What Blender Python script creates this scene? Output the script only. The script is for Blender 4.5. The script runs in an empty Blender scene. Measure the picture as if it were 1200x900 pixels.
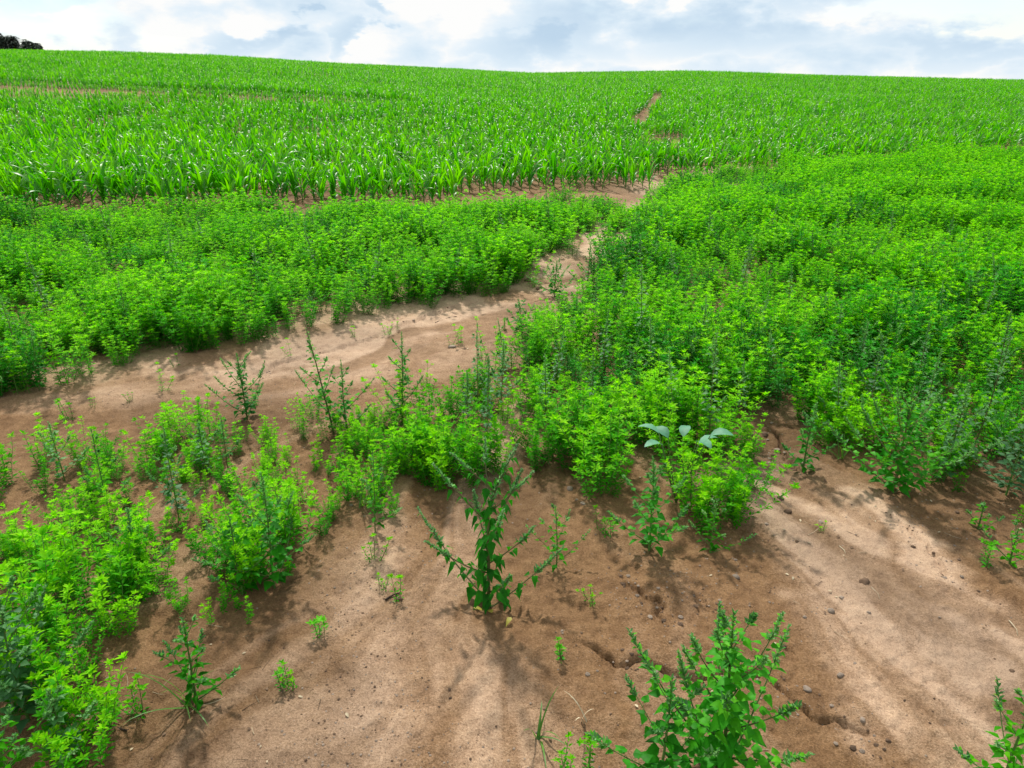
import bpy, math, random
import numpy as np
from mathutils import Vector, Matrix

C = bpy.context.scene
rad = math.radians
# ------------------------------------------------------------------ camera, sky, sun, exposure
CAM_H = 1.70
PITCH = 22.3
cam_d = bpy.data.cameras.new('camera')
cam_d.lens = 26.0; cam_d.sensor_width = 36.0
cam_d.clip_start = 0.05; cam_d.clip_end = 3000
cam = bpy.data.objects.new('camera', cam_d)
C.collection.objects.link(cam)
cam.location = (0, 0, CAM_H)
cam.rotation_euler = (rad(90 - PITCH), 0, 0)
C.camera = cam

SUN_EL, SUN_AZ = 50.0, -12.0          # azimuth measured from +Y (view direction), negative = left
world = bpy.data.worlds.new('World'); C.world = world; world.use_nodes = True
nt = world.node_tree; nt.nodes.clear()
N = nt.nodes.new; L = nt.links.new
wo = N('ShaderNodeOutputWorld')
sky = N('ShaderNodeTexSky'); sky.sky_type = 'NISHITA'; sky.sun_disc = False
sky.sun_elevation = rad(SUN_EL); sky.sun_rotation = rad(SUN_AZ)
sky.air_density = 1.0; sky.dust_density = 0.6; sky.ozone_density = 1.5
bg1 = N('ShaderNodeBackground'); bg1.inputs['Strength'].default_value = 0.10
L(sky.outputs[0], bg1.inputs['Color'])
tc = N('ShaderNodeTexCoord')
mp = N('ShaderNodeMapping'); mp.inputs['Scale'].default_value = (1.0, 1.0, 2.2)
mp.inputs['Location'].default_value = (0.37, 0.0, 0.25)
L(tc.outputs['Generated'], mp.inputs['Vector'])
n1 = N('ShaderNodeTexNoise'); n1.inputs['Scale'].default_value = 3.6; n1.inputs['Detail'].default_value = 9
n1.inputs['Roughness'].default_value = 0.52; n1.inputs['Distortion'].default_value = 0.25
L(mp.outputs[0], n1.inputs['Vector'])
n2 = N('ShaderNodeTexNoise'); n2.inputs['Scale'].default_value = 11.0; n2.inputs['Detail'].default_value = 9
n2.inputs['Roughness'].default_value = 0.55
L(mp.outputs[0], n2.inputs['Vector'])
def ramp(src, stops):
    r = N('ShaderNodeValToRGB'); L(src, r.inputs[0])
    e = r.color_ramp.elements
    e[0].position, e[0].color = stops[0]; e[1].position, e[1].color = stops[-1]
    for p, c in stops[1:-1]:
        q = e.new(p); q.color = c
    return r
g = lambda v: (v, v, v, 1)
def mth(op, a, b=None, c=None, clamp=False):
    q = N('ShaderNodeMath'); q.operation = op; q.use_clamp = clamp
    for i, v in enumerate((a, b, c)):
        if v is None: continue
        if isinstance(v, (int, float)): q.inputs[i].default_value = v
        else: L(v, q.inputs[i])
    return q.outputs[0]
sx_ = N('ShaderNodeSeparateXYZ'); L(tc.outputs['Generated'], sx_.inputs[0])
az_ = mth('ARCTAN2', sx_.outputs['X'], sx_.outputs['Y']); el_ = mth('ARCSINE', sx_.outputs['Z'])
wob_ = mth('MULTIPLY_ADD', n2.outputs['Fac'], .34, -.17)
wob2 = mth('MULTIPLY_ADD', n2.outputs['Fac'], .26, -.13)
def blob(azd, eld, ra, re_):
    """soft mask of one cloud bank, centred on a compass direction"""
    da = mth('MULTIPLY', mth('ADD', mth('SUBTRACT', az_, rad(azd)), wob_), 1/rad(ra))
    de = mth('MULTIPLY', mth('ADD', mth('SUBTRACT', el_, rad(eld)), mth('MULTIPLY', wob2, .5)), 1/rad(re_))
    d2 = mth('ADD', mth('MULTIPLY', da, da), mth('MULTIPLY', de, de))
    return mth('SUBTRACT', 1.0, d2, clamp=True)
def total(bs):
    t = bs[0]
    for q in bs[1:]: t = mth('MAXIMUM', t, q)
    return t
dark_b = total([blob(7.5, 3.6, 10, 2.4), blob(15, 3.4, 9, 2.0), blob(1.0, 2.2, 5, 1.6), blob(-11.5, 2.6, 2.6, 1.0), blob(-9.5, 4.6, 1.6, .7), blob(-18, 2.4, 3.0, .9), blob(-30, 4.2, 3, 1.0), blob(30, 2.0, 9, 1.2), blob(20, 5.6, 5, 1.6)])
thin = total([blob(31, 5.0, 9, 3.2), blob(-30, 3.6, 13, 2.2)])
ccol = ramp(mth('ADD', mth('MULTIPLY', dark_b, -.36), mth('MULTIPLY_ADD', n2.outputs['Fac'], 1.5, -.17)), [(.06, (.56, .73, .90, 1)), (.34, (.74, .88, 1.0, 1)), (.50, (.86, .96, 1.04, 1)), (.66, (1.06, 1.06, 1.05, 1))])
cover_v = mth('SUBTRACT', n1.outputs['Fac'], mth('MULTIPLY', thin, .30))
cover = ramp(cover_v, [(0.20, g(0.35)), (0.46, g(1.0))])
cm = ccol; cm_out = ccol.outputs[0]
bg2 = N('ShaderNodeBackground'); L(cm_out, bg2.inputs['Color'])
bg2.inputs['Strength'].default_value = 0.66
mix = N('ShaderNodeMixShader'); L(cover.outputs[0], mix.inputs[0])
L(bg1.outputs[0], mix.inputs[1]); L(bg2.outputs[0], mix.inputs[2])
L(mix.outputs[0], wo.inputs['Surface'])

sun_d = bpy.data.lights.new('sun', 'SUN'); sun_d.energy = 3.9; sun_d.angle = rad(3.5); sun_d.color = (1.0, 0.95, 0.87)
sun = bpy.data.objects.new('sun', sun_d); C.collection.objects.link(sun)
sa, se = rad(SUN_AZ), rad(SUN_EL)
sdir = Vector((math.sin(sa)*math.cos(se), math.cos(sa)*math.cos(se), math.sin(se)))
sun.rotation_euler = sdir.to_track_quat('Z', 'Y').to_euler()
sun.location = (0, 0, 20)

C.view_settings.view_transform = 'Standard'; C.view_settings.look = 'None'
C.view_settings.gamma = 1; C.view_settings.use_curve_mapping = False
C.view_settings.exposure = 0.5
C.render.engine = 'CYCLES'
C.cycles.max_bounces = 7; C.cycles.diffuse_bounces = 3; C.cycles.transmission_bounces = 4
C.cycles.glossy_bounces = 2; C.cycles.transparent_max_bounces = 4
C.cycles.caustics_reflective = False; C.cycles.caustics_refractive = False
C.cycles.use_denoising = True

# ------------------------------------------------------------------ numeric helpers
def _hash(ix, iy, s):
    h = (ix.astype(np.int64)*374761393 + iy.astype(np.int64)*668265263 + s*974711) & 0x7fffffff
    h = ((h ^ (h >> 13))*1274126177) & 0x7fffffff
    return ((h ^ (h >> 16)) & 0xffff)/65535.0
def vnoise(x, y, s=0):
    x = np.asarray(x, float); y = np.asarray(y, float)
    ix = np.floor(x); iy = np.floor(y); fx = x-ix; fy = y-iy
    fx = fx*fx*fx*(fx*(fx*6-15)+10); fy = fy*fy*fy*(fy*(fy*6-15)+10)
    a = _hash(ix, iy, s); b = _hash(ix+1, iy, s); c = _hash(ix, iy+1, s); d = _hash(ix+1, iy+1, s)
    return (a*(1-fx)+b*fx)*(1-fy) + (c*(1-fx)+d*fx)*fy
def fbm(x, y, oct=4, s=0, gain=0.5):
    t = 0; a = 1; n = 0
    for o in range(oct):
        c, q = math.cos(o*1.1), math.sin(o*1.1)
        t = t + a*vnoise((x*c-y*q)*2**o + 17.3*o, (x*q+y*c)*2**o - 9.1*o, s+o*7); n += a; a *= gain
    return t/n
def sstep(a, b, x):
    t = np.clip((x-a)/(b-a), 0, 1); return t*t*(3-2*t)
F = 26/36*1200
cp, sp = math.cos(rad(PITCH)), math.sin(rad(PITCH))
def ray(px, py):
    u = (px-600)/F; v = (450-py)/F
    d = np.array([u, cp+v*sp, -sp+v*cp]); return d
def flat(px, py):
    """ground point seen at photograph position (px, py), level ground"""
    d = ray(px, py); t = CAM_H/max(1e-4, -d[2]); return (d[0]*t, d[1]*t)
def seen_height(px, py0, py1):
    X, Y = flat(px, py0); d = ray(px, py1)
    return CAM_H + d[2]*(Y/d[1])

# ---- skyline of the field as elevation angle against azimuth -> hill amplitude
sil = [(-700, 62), (-300, 52), (0, 55), (120, 57), (250, 62), (400, 71), (520, 77), (620, 83), (700, 81.5), (800, 81), (900, 83), (1000, 86), (1200, 91), (1600, 98)]
az_t, el_t = [], []
for px, py in sil:
    d = ray(px, py); az_t.append(math.atan2(d[0], d[1])); el_t.append(d[2]/math.hypot(d[0], d[1]))
HR0, HR1 = 13.0, 95.0
def rise(r):
    t = np.clip((r-HR0)/(HR1-HR0), 0, 1)
    return t*t*(3-2*t)*0.45 + 0.55*(1-np.cos(t*math.pi/2)*1.0)*(2-t)*1.0*(1.0) if False else 0.6*t*t*(3-2*t) + 0.4*np.sin(t*math.pi/2)*sstep(0, .15, t)
rr = np.linspace(HR0, HR1, 400); hr = rise(rr)
amp_t = []
for e in el_t:
    lo, hi = 0.0, 12.0
    for _ in range(40):
        m = (lo+hi)/2
        if np.max((m*hr + 0.62 - CAM_H)/rr) > e: hi = m
        else: lo = m
    amp_t.append(lo)
def hill(x, y):
    r = np.hypot(x, y); a = np.arctan2(x, y)
    A = np.interp(a, az_t, amp_t)
    return A*rise(r)*sstep(-2, 6, y + 0*r)

def worldline(pts): return np.array([flat(*p) for p in pts])
def seg_dist(x, y, P):
    """distance to polyline, signed side, and parameter"""
    best = np.full(np.shape(x), 1e9); side = np.zeros(np.shape(x)); par = np.zeros(np.shape(x)); acc = 0
    for i in range(len(P)-1):
        ax, ay = P[i]; bx, by = P[i+1]; dx, dy = bx-ax, by-ay; l2 = dx*dx+dy*dy; l = math.sqrt(l2)
        t = np.clip(((x-ax)*dx+(y-ay)*dy)/l2, 0, 1)
        ex = x-(ax+t*dx); ey = y-(ay+t*dy); d = np.hypot(ex, ey)
        m = d < best
        best = np.where(m, d, best); side = np.where(m, np.sign(dx*ey-dy*ex), side); par = np.where(m, acc+t*l, par)
        acc += l
    return best, side, par, acc
def inside(x, y, P):
    c = np.zeros(np.shape(x), bool); n = len(P)
    for i in range(n):
        x0, y0 = P[i]; x1, y1 = P[(i+1) % n]
        if y0 == y1: continue
        m = ((y0 > y) != (y1 > y)) & (x < (x1-x0)*(y-y0)/(y1-y0)+x0)
        c ^= m
    return c

# outlines of the planted ground, given where the stems stand
BED_LEFT = worldline([(-420, 470), (-150, 472), (0, 476), (60, 462), (110, 448), (170, 426), (250, 418), (330, 398), (400, 380), (450, 366), (520, 354), (590, 343),
                      (614, 330), (618, 312), (645, 300), (676, 294), (694, 272), (712, 260), (742, 250), (700, 240), (640, 244), (560, 255), (480, 256), (300, 256), (150, 258), (0, 260), (-200, 268), (-420, 276)])
BED_RIGHT = worldline([(482, 578), (462, 540), (468, 505), (500, 478), (530, 452), (562, 432), (575, 404), (618, 384), (668, 364), (706, 340), (704, 314),
                       (694, 298), (702, 280), (730, 260), (752, 244), (780, 222), (850, 206), (1000, 196), (1200, 186), (1500, 177), (2100, 176), (2100, 700), (1330, 640), (1210, 586), (1150, 574), (1105, 566),
                       (1085, 582), (1010, 582), (965, 548), (930, 528), (915, 498), (888, 500), (868, 540), (845, 590), (835, 640), (770, 645), (742, 612), (700, 588), (672, 560), (630, 556), (580, 580), (530, 588)])
PATCH_LOW = worldline([(-150, 555), (0, 548), (60, 548), (150, 532), (205, 518), (272, 522), (310, 545), (325, 572), (275, 600), (255, 650), (215, 675), (212, 720),
                       (165, 738), (110, 745), (88, 800), (98, 870), (60, 925), (-150, 960)])
PATCH_MID = worldline([(258, 620), (300, 598), (345, 600), (372, 628), (360, 690), (330, 748), (290, 742), (262, 690)])
PATCH_THIN = worldline([(-150, 530), (0, 530), (100, 520), (200, 500), (260, 488), (330, 496), (400, 480), (470, 470), (500, 500), (505, 560), (470, 600), (400, 610), (380, 640), (330, 600), (300, 560), (200, 560), (60, 580), (-150, 600)])
PATCH_TALL = worldline([(345, 505), (375, 492), (440, 485), (485, 500), (505, 545), (490, 560), (450, 545), (440, 560), (452, 615), (430, 612), (418, 560), (400, 532), (352, 528)])
BARE_IN_RIGHT = [flat(780, 395), flat(640, 418), flat(842, 362)]
PATH_MID = worldline([(-300, 560), (0, 500), (120, 470), (250, 445), (380, 412), (500, 372), (600, 345), (680, 318), (705, 296), (698, 270), (730, 252), (775, 232), (810, 212), (850, 200)])
PATH_CRACK = worldline([(290, 432), (325, 417), (372, 407), (430, 390), (470, 375), (500, 365), (550, 349), (600, 340)])
PATH_CRACK2 = worldline([(640, 326), (668, 322), (700, 314)])
CRACK_A = worldline([(722, 672), (738, 690), (765, 708), (780, 728), (797, 741)])
CRACK_B = worldline([(655, 752), (690, 764), (728, 775), (770, 786), (835, 788), (888, 792), (930, 818), (985, 850), (1040, 872)])
CRACK_C = worldline([(812, 690), (822, 715), (838, 735)])
CRACK_D = worldline([(1035, 600), (1075, 630), (1110, 668), (1112, 690)])
CRACK_E = worldline([(905, 498), (912, 520), (930, 545), (950, 560)])
CRACK_F = worldline([(385, 548), (405, 570), (425, 585)])
CRACK_G = worldline([(90, 790), (130, 830), (150, 870)])
CRACKS = [(PATH_CRACK, .020, .35), (PATH_CRACK2, .015, .3), (CRACK_A, .018, .14), (CRACK_B, .022, .16), (CRACK_C, .014, .10), (CRACK_D, .014, .2),
          (CRACK_E, .03, .15), (CRACK_F, .018, .1), (CRACK_G, .012, .1)]
FAN = flat(640, 430)
PALE = [(worldline([(862, 555), (900, 600), (960, 665), (1020, 730), (1090, 810), (1160, 900)]), .11, 1.0), (worldline([(1010, 592), (1060, 630), (1100, 690), (1160, 745), (1240, 800)]), .09, 1.0),
        (worldline([(880, 560), (960, 600), (1010, 650), (1070, 715), (1160, 800)]), .12, .9), (worldline([(940, 700), (1000, 790), (1040, 860)]), .10, .6), (worldline([(440, 650), (425, 740), (455, 860)]), .16, .45), (worldline([(560, 780), (600, 900)]), .14, .4)]
def vegetated(x, y):
    wx = (fbm(x*3, y*3, 3, 50)-.5)*.35; wy = (fbm(x*3, y*3, 3, 60)-.5)*.35
    a = inside(x+wx, y+wy, BED_LEFT) | inside(x+wx, y+wy, BED_RIGHT)
    return a
def ground_full(x, y):
    """height, silt mask, damp mask"""
    x = np.asarray(x, float); y = np.asarray(y, float)
    r = np.hypot(x, y)
    near = 1 - sstep(14, 24, r)
    z = hill(x, y)
    z = z + (fbm(x*.11, y*.11, 3, 3)-.5)*.16*(1-near) + (fbm(x*.45+3, y*.45, 3, 5)-.5)*.05
    # the washed track lies a little lower
    d, s, p, _ = seg_dist(x, y, PATH_MID)
    z = z - .05*np.exp(-(d/.55)**2)*near
    # fan-shaped wash streaks in the near ground
    ang = np.arctan2(x-FAN[0], FAN[1]-y); rd = np.hypot(x-FAN[0], y-FAN[1])
    low = sstep(4.6, 3.6, y)
    jit = (fbm(x*1.3, y*1.3, 3, 21)-.5)*.35
    st1 = fbm((ang+jit)*9, rd*.55+jit, 4, 9)
    st2 = fbm((ang+jit*.5)*34, rd*1.6, 3, 12)
    z = z + low*((st1-.5)*.034 + (st2-.5)*.011)
    # streaks along the track
    st3 = fbm(p*.8+(fbm(x*2, y*2, 2, 37)-.5)*.6, d*s*3.5+(fbm(x*1.5, y*1.5, 3, 38)-.5)*2, 4, 31)
    onp = np.exp(-(d/.8)**2)*(1-low)*near
    z = z + onp*(st3-.5)*.022
    # general lumps and grain
    z = z + near*((fbm(x*6, y*6, 4, 40)-.5)*.028 + (fbm(x*38, y*38, 2, 44)-.5)*.011*(.4+1.2*fbm(x*2.3, y*2.3, 2, 46)))
    rip = fbm(x*16+2*jit, y*16, 2, 45); z = z + near*low*(1-abs(rip-.5)*2)*.006
    # small scarps cut by running water: sharp on one side, fading on the other
    for P, dep, wid in CRACKS:
        bx0, by0 = P.min(0)-.6; bx1, by1 = P.max(0)+.6
        m = (x > bx0) & (x < bx1) & (y > by0) & (y < by1)
        if not m.any(): continue
        xm, ym = x[m], y[m]
        wob = (fbm(xm*9, ym*9, 3, 71)-.5)*.10+(fbm(xm*45, ym*45, 2, 72)-.5)*.014
        dd, ss, pp, tot = seg_dist(xm+wob, ym+wob*.7, P)
        sd = dd*ss
        ends = sstep(0, .12, pp)*sstep(tot, tot-.12, pp)*(.7+.5*fbm(pp*5, pp*0, 2, 5))
        sd = -sd; cut = np.where(sd > 0, -.62*dep*np.exp(-sd/wid)*sstep(0, .006, sd), 0)
        slot = -dep*.6*(.75+.7*fbm(xm*25, ym*25, 2, 73))*np.exp(-((sd-.005)/(.009 if P[0][1] < 4 else .018))**2)
        z[m] += ends*(cut+slot)
    veg = sstep(.3, .7, fbm(x*5, y*5, 2, 80))
    wash = 0
    wx_ = (fbm(x*4, y*4, 3, 301)-.5)*.22; wy_ = (fbm(x*4, y*4, 3, 302)-.5)*.22
    for P, wd, am in PALE:
        dd, _, _, _ = seg_dist(x+wx_, y+wy_, P); wash = np.maximum(wash, am*np.exp(-(dd/wd)**2))
    silt_low = np.clip(wash*(.55+.9*sstep(.3, .7, st2)) + .25*sstep(.5, .7, st1), 0, 1)
    silt_low = np.maximum(silt_low, .55*sstep(.5, .68, st1)*np.exp(-((ang+.28)/.22)**2))
    silt_path = sstep(.40, .60, st3*.7+fbm(x*3, y*3, 3, 33)*.3)
    silt = low*silt_low + (1-low)*(.3+.7*silt_path)*np.exp(-(d/1.0)**2)
    damp = .75*sstep(.42, .66, fbm(x*1.4+9, y*1.4, 4, 90))
    hx_, hy_ = flat(893, 520); damp = np.maximum(damp, 1.5*np.exp(-(((x-hx_)/.30)**2+((y-hy_)/.42)**2)))
    damp = np.maximum(damp, 1.1*np.exp(-((ang-.45-jit*.2)/.09)**2)*low*sstep(.3, .7, rd))
    return z, silt, damp
def gz(x, y):
    z, _, _ = ground_full(np.array([x], float), np.array([y], float)); return float(z[0])

# ------------------------------------------------------------------ materials
def mat(name):
    m = bpy.data.materials.new(name); m.use_nodes = True; t = m.node_tree; t.nodes.clear()
    return m, t, t.nodes.new, t.links.new
def mk_ramp(t, src, stops):
    r = t.nodes.new('ShaderNodeValToRGB'); t.links.new(src, r.inputs[0]); e = r.color_ramp.elements
    e[0].position, e[0].color = stops[0][0], (*stops[0][1], 1); e[1].position, e[1].color = stops[-1][0], (*stops[-1][1], 1)
    for p, c in stops[1:-1]: q = e.new(p); q.color = (*c, 1)
    return r
def leaf_mat(name, dark, mid, young, rough=.45, trans=.42, tcol=(1.25, 1.25, .5), spec=.4, yellow=0.0):
    m, t, n, l = mat(name)
    out = n('ShaderNodeOutputMaterial')
    at = n('ShaderNodeAttribute'); at.attribute_name = 'tint'
    oi = n('ShaderNodeObjectInfo')
    ma = n('ShaderNodeMath'); ma.operation = 'MULTIPLY_ADD'; l(oi.outputs['Random'], ma.inputs[0]); ma.inputs[1].default_value = .5; ma.inputs[2].default_value = -.25
    ad = n('ShaderNodeMath'); ad.operation = 'ADD'; ad.use_clamp = True; l(at.outputs['Fac'], ad.inputs[0]); l(ma.outputs[0], ad.inputs[1])
    cr = mk_ramp(t, ad.outputs[0], [(0.05, dark), (0.5, mid), (0.95, young)])
    tcn = n('ShaderNodeTexCoord'); no = n('ShaderNodeTexNoise'); no.inputs['Scale'].default_value = 60; no.inputs['Detail'].default_value = 3
    l(tcn.outputs['Object'], no.inputs['Vector'])
    hv = n('ShaderNodeHueSaturation'); l(cr.outputs[0], hv.inputs['Color'])
    mr = n('ShaderNodeMapRange'); l(no.outputs['Fac'], mr.inputs[0]); mr.inputs[1].default_value = .3; mr.inputs[2].default_value = .7; mr.inputs[3].default_value = .82; mr.inputs[4].default_value = 1.18
    l(mr.outputs[0], hv.inputs['Value'])
    p = n('ShaderNodeBsdfPrincipled'); l(hv.outputs[0], p.inputs['Base Color'])
    p.inputs['Roughness'].default_value = rough; p.inputs['Specular IOR Level'].default_value = spec
    tr = n('ShaderNodeBsdfTranslucent')
    tm = n('ShaderNodeMix'); tm.data_type = 'RGBA'; tm.blend_type = 'MULTIPLY'; tm.inputs[0].default_value = 1
    l(hv.outputs[0], tm.inputs[6]); tm.inputs[7].default_value = (*tcol, 1)
    l(tm.outputs[2], tr.inputs['Color'])
    mx = n('ShaderNodeMixShader'); mx.inputs[0].default_value = trans
    l(p.outputs[0], mx.inputs[1]); l(tr.outputs[0], mx.inputs[2]); l(mx.outputs[0], out.inputs['Surface'])
    return m
M = {}
M['fine'] = leaf_mat('fine_leaf', (.012, .145, .001), (.058, .36, .001), (.27, .62, .002), rough=.6, trans=.5, tcol=(1.25, 1.45, .2), spec=.08)
M['dark'] = leaf_mat('dark_green_leaf', (.008, .095, .006), (.018, .22, .008), (.06, .38, .012), rough=.55, trans=.42, tcol=(1.2, 1.5, .4), spec=.1)
M['broad'] = leaf_mat('broad_leaf', (.010, .125, .004), (.030, .27, .006), (.12, .46, .010), rough=.55, trans=.42, tcol=(1.3, 1.5, .3), spec=.15)
M['grey'] = leaf_mat('grey_green_leaf', (.035, .14, .04), (.075, .25, .06), (.20, .42, .14), rough=.6, trans=.42, tcol=(1.3, 1.5, .6))
M['plume'] = leaf_mat('mealy_plume', (.05, .16, .05), (.11, .27, .10), (.22, .42, .20), rough=.7, trans=.45, tcol=(1.2, 1.4, .8), spec=.1)
M['glauc'] = leaf_mat('glaucous_leaf', (.03, .14, .07), (.06, .22, .12), (.10, .30, .17), rough=.6, trans=.25, tcol=(1.1, 1.2, .7))
M['maize'] = leaf_mat('maize_leaf', (.012, .125, .001), (.042, .27, .001), (.15, .45, .002), rough=.36, trans=.48, tcol=(1.35, 1.5, .2), spec=.30)
M['grass'] = leaf_mat('grass_blade', (.05, .16, .02), (.09, .24, .03), (.2, .36, .05), rough=.5, trans=.45)
def plain_mat(name, c0, c1, rough=.7, scale=30, bump=.0):
    m, t, n, l = mat(name)
    out = n('ShaderNodeOutputMaterial'); p = n('ShaderNodeBsdfPrincipled'); tcn = n('ShaderNodeTexCoord')
    no = n('ShaderNodeTexNoise'); no.inputs['Scale'].default_value = scale; no.inputs['Detail'].default_value = 5
    l(tcn.outputs['Object'], no.inputs['Vector'])
    cr = mk_ramp(t, no.outputs['Fac'], [(.32, c0), (.68, c1)])
    oi = n('ShaderNodeObjectInfo'); hv = n('ShaderNodeHueSaturation'); l(cr.outputs[0], hv.inputs['Color'])
    mr = n('ShaderNodeMapRange'); l(oi.outputs['Random'], mr.inputs[0]); mr.inputs[3].default_value = .7; mr.inputs[4].default_value = 1.25
    l(mr.outputs[0], hv.inputs['Value'])
    l(hv.outputs[0], p.inputs['Base Color']); p.inputs['Roughness'].default_value = rough; p.inputs['Specular IOR Level'].default_value = .25
    if bump:
        b = n('ShaderNodeBump'); b.inputs['Strength'].default_value = bump; b.inputs['Distance'].default_value = .004
        l(no.outputs['Fac'], b.inputs['Height']); l(b.outputs[0], p.inputs['Normal'])
    l(p.outputs[0], out.inputs['Surface']); return m
M['stem'] = plain_mat('green_stem', (.05, .13, .02), (.10, .20, .04), .55)
M['redstem'] = plain_mat('reddish_stem', (.10, .10, .04), (.14, .17, .05), .55)
M['stalk'] = plain_mat('maize_stalk', (.06, .17, .02), (.10, .24, .04), .45)
M['stone'] = plain_mat('stone', (.15, .11, .08), (.34, .27, .21), .8, 55, .6)
M['clod'] = plain_mat('soil_clod', (.10, .065, .04), (.19, .12, .078), .95, 70, .8)
M['straw'] = plain_mat('dry_straw', (.30, .24, .15), (.5, .43, .3), .8)
M['twig'] = plain_mat('dark_twig', (.03, .02, .014), (.07, .045, .03), .9)
M['yellow'] = leaf_mat('yellowed_leaf', (.25, .22, .03), (.35, .32, .04), (.45, .38, .05), rough=.6, trans=.3)
M['conifer'] = plain_mat('dark_tree_foliage', (.016, .035, .024), (.04, .075, .045), .9, .4)

def ground_mat():
    m, t, n, l = mat('sandy_soil')
    out = n('ShaderNodeOutputMaterial'); p = n('ShaderNodeBsdfPrincipled'); tcn = n('ShaderNodeTexCoord')
    def noise(scale, detail=5, rough=.55):
        q = n('ShaderNodeTexNoise'); q.inputs['Scale'].default_value = scale; q.inputs['Detail'].default_value = detail; q.inputs['Roughness'].default_value = rough
        l(tcn.outputs['Object'], q.inputs['Vector']); return q
    big = noise(1.7, 6, .6); med = noise(14, 6, .65); fine = noise(150, 4, .7); grain = noise(520, 2, .6)
    base = mk_ramp(t, med.outputs['Fac'], [(.30, (.142, .073, .030)), (.5, (.205, .112, .049)), (.72, (.262, .150, .070))])
    silt = mk_ramp(t, med.outputs['Fac'], [(.3, (.35, .232, .150)), (.7, (.46, .325, .220))])
    sa_ = n('ShaderNodeAttribute'); sa_.attribute_name = 'silt'
    # break the silt film up with grain
    mt = n('ShaderNodeMath'); mt.operation = 'MULTIPLY_ADD'; l(fine.outputs['Fac'], mt.inputs[0]); mt.inputs[1].default_value = .9; mt.inputs[2].default_value = -.45
    m2 = n('ShaderNodeMath'); m2.operation = 'ADD'; m2.use_clamp = True; l(sa_.outputs['Fac'], m2.inputs[0]); l(mt.outputs[0], m2.inputs[1])
    mx = n('ShaderNodeMix'); mx.data_type = 'RGBA'; l(m2.outputs[0], mx.inputs[0]); l(base.outputs[0], mx.inputs[6]); l(silt.outputs[0], mx.inputs[7])
    # damp patches
    da = n('ShaderNodeAttribute'); da.attribute_name = 'damp'
    mr0 = n('ShaderNodeMapRange'); l(da.outputs['Fac'], mr0.inputs[0]); mr0.inputs[3].default_value = 1.1; mr0.inputs[4].default_value = .74
    hv0 = n('ShaderNodeHueSaturation'); l(mr0.outputs[0], hv0.inputs['Value']); l(mx.outputs[2], hv0.inputs['Color'])
    # grain speckle
    gr = mk_ramp(t, grain.outputs['Fac'], [(.30, (.35, .32, .30)), (.43, (1, 1, 1)), (.58, (1, 1, 1)), (.72, (1.9, 1.9, 1.9))])
    mg = n('ShaderNodeMix'); mg.data_type = 'RGBA'; mg.blend_type = 'MULTIPLY'; mg.inputs[0].default_value = .8
    l(hv0.outputs[0], mg.inputs[6]); l(gr.outputs[0], mg.inputs[7])
    fr = mk_ramp(t, fine.outputs['Fac'], [(.30, (.72, .70, .68)), (.5, (1, 1, 1)), (.7, (1.15, 1.15, 1.15))])
    mf = n('ShaderNodeMix'); mf.data_type = 'RGBA'; mf.blend_type = 'MULTIPLY'; mf.inputs[0].default_value = .9
    l(mg.outputs[2], mf.inputs[6]); l(fr.outputs[0], mf.inputs[7])
    l(mf.outputs[2], p.inputs['Base Color']); p.inputs['Roughness'].default_value = .88; p.inputs['Specular IOR Level'].default_value = .22
    coarse = n('ShaderNodeMapRange'); l(m2.outputs[0], coarse.inputs[0]); coarse.inputs[3].default_value = 1.0; coarse.inputs[4].default_value = .35
    b1 = n('ShaderNodeBump'); l(coarse.outputs[0], b1.inputs['Strength']); b1.inputs['Distance'].default_value = .011; l(fine.outputs['Fac'], b1.inputs['Height'])
    b2 = n('ShaderNodeBump'); b2.inputs['Strength'].default_value = .8; b2.inputs['Distance'].default_value = .0025; l(grain.outputs['Fac'], b2.inputs['Height']); l(b1.outputs[0], b2.inputs['Normal'])
    b3 = n('ShaderNodeBump'); b3.inputs['Strength'].default_value = .6; b3.inputs['Distance'].default_value = .02; l(med.outputs['Fac'], b3.inputs['Height']); l(b3.outputs[0], b1.inputs['Normal'])
    l(b2.outputs[0], p.inputs['Normal']); l(p.outputs[0], out.inputs['Surface']); return m
M['ground'] = ground_mat()

# ------------------------------------------------------------------ object helpers
col = C.collection
class Buf:
    def __init__(s): s.v = []; s.f = []; s.t = []
    def add(s, vs, fs, tint):
        b = len(s.v); s.v.extend(vs); s.f.extend([tuple(b+i for i in f) for f in fs])
        if isinstance(tint, (int, float)): s.t.extend([tint]*len(vs))
        else: s.t.extend(tint)
def mesh_from(name, bufs, mats, smooth=True):
    me = bpy.data.meshes.new(name); V = []; Fs = []; T = []; idx = []
    for k, b in enumerate(bufs):
        o = len(V); V.extend(b.v); Fs.extend([tuple(o+i for i in f) for f in b.f]); T.extend(b.t); idx.extend([k]*len(b.f))
    me.from_pydata([tuple(v) for v in V], [], Fs)
    for m in mats: me.materials.append(m)
    me.polygons.foreach_set('material_index', idx)
    if smooth: me.polygons.foreach_set('use_smooth', [True]*len(Fs))
    a = me.attributes.new('tint', 'FLOAT', 'POINT'); a.data.foreach_set('value', T)
    me.update(); return me
def obj(name, me, parent=None):
    o = bpy.data.objects.new(name, me); col.objects.link(o)
    if parent: o.parent = parent
    return o
def tag(o, label=None, cat=None, group=None, kind=None):
    if label: o['label'] = label
    if cat: o['category'] = cat
    if group: o['group'] = group
    if kind: o['kind'] = kind
    return o
def thing(name, label, cat, loc, rotz=0, group=None, scale=1.0):
    o = bpy.data.objects.new(name, None); col.objects.link(o); o.empty_display_size = .05
    o.location = loc; o.rotation_euler = (0, 0, rotz); o.scale = (scale,)*3
    return tag(o, label, cat, group)

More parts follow.
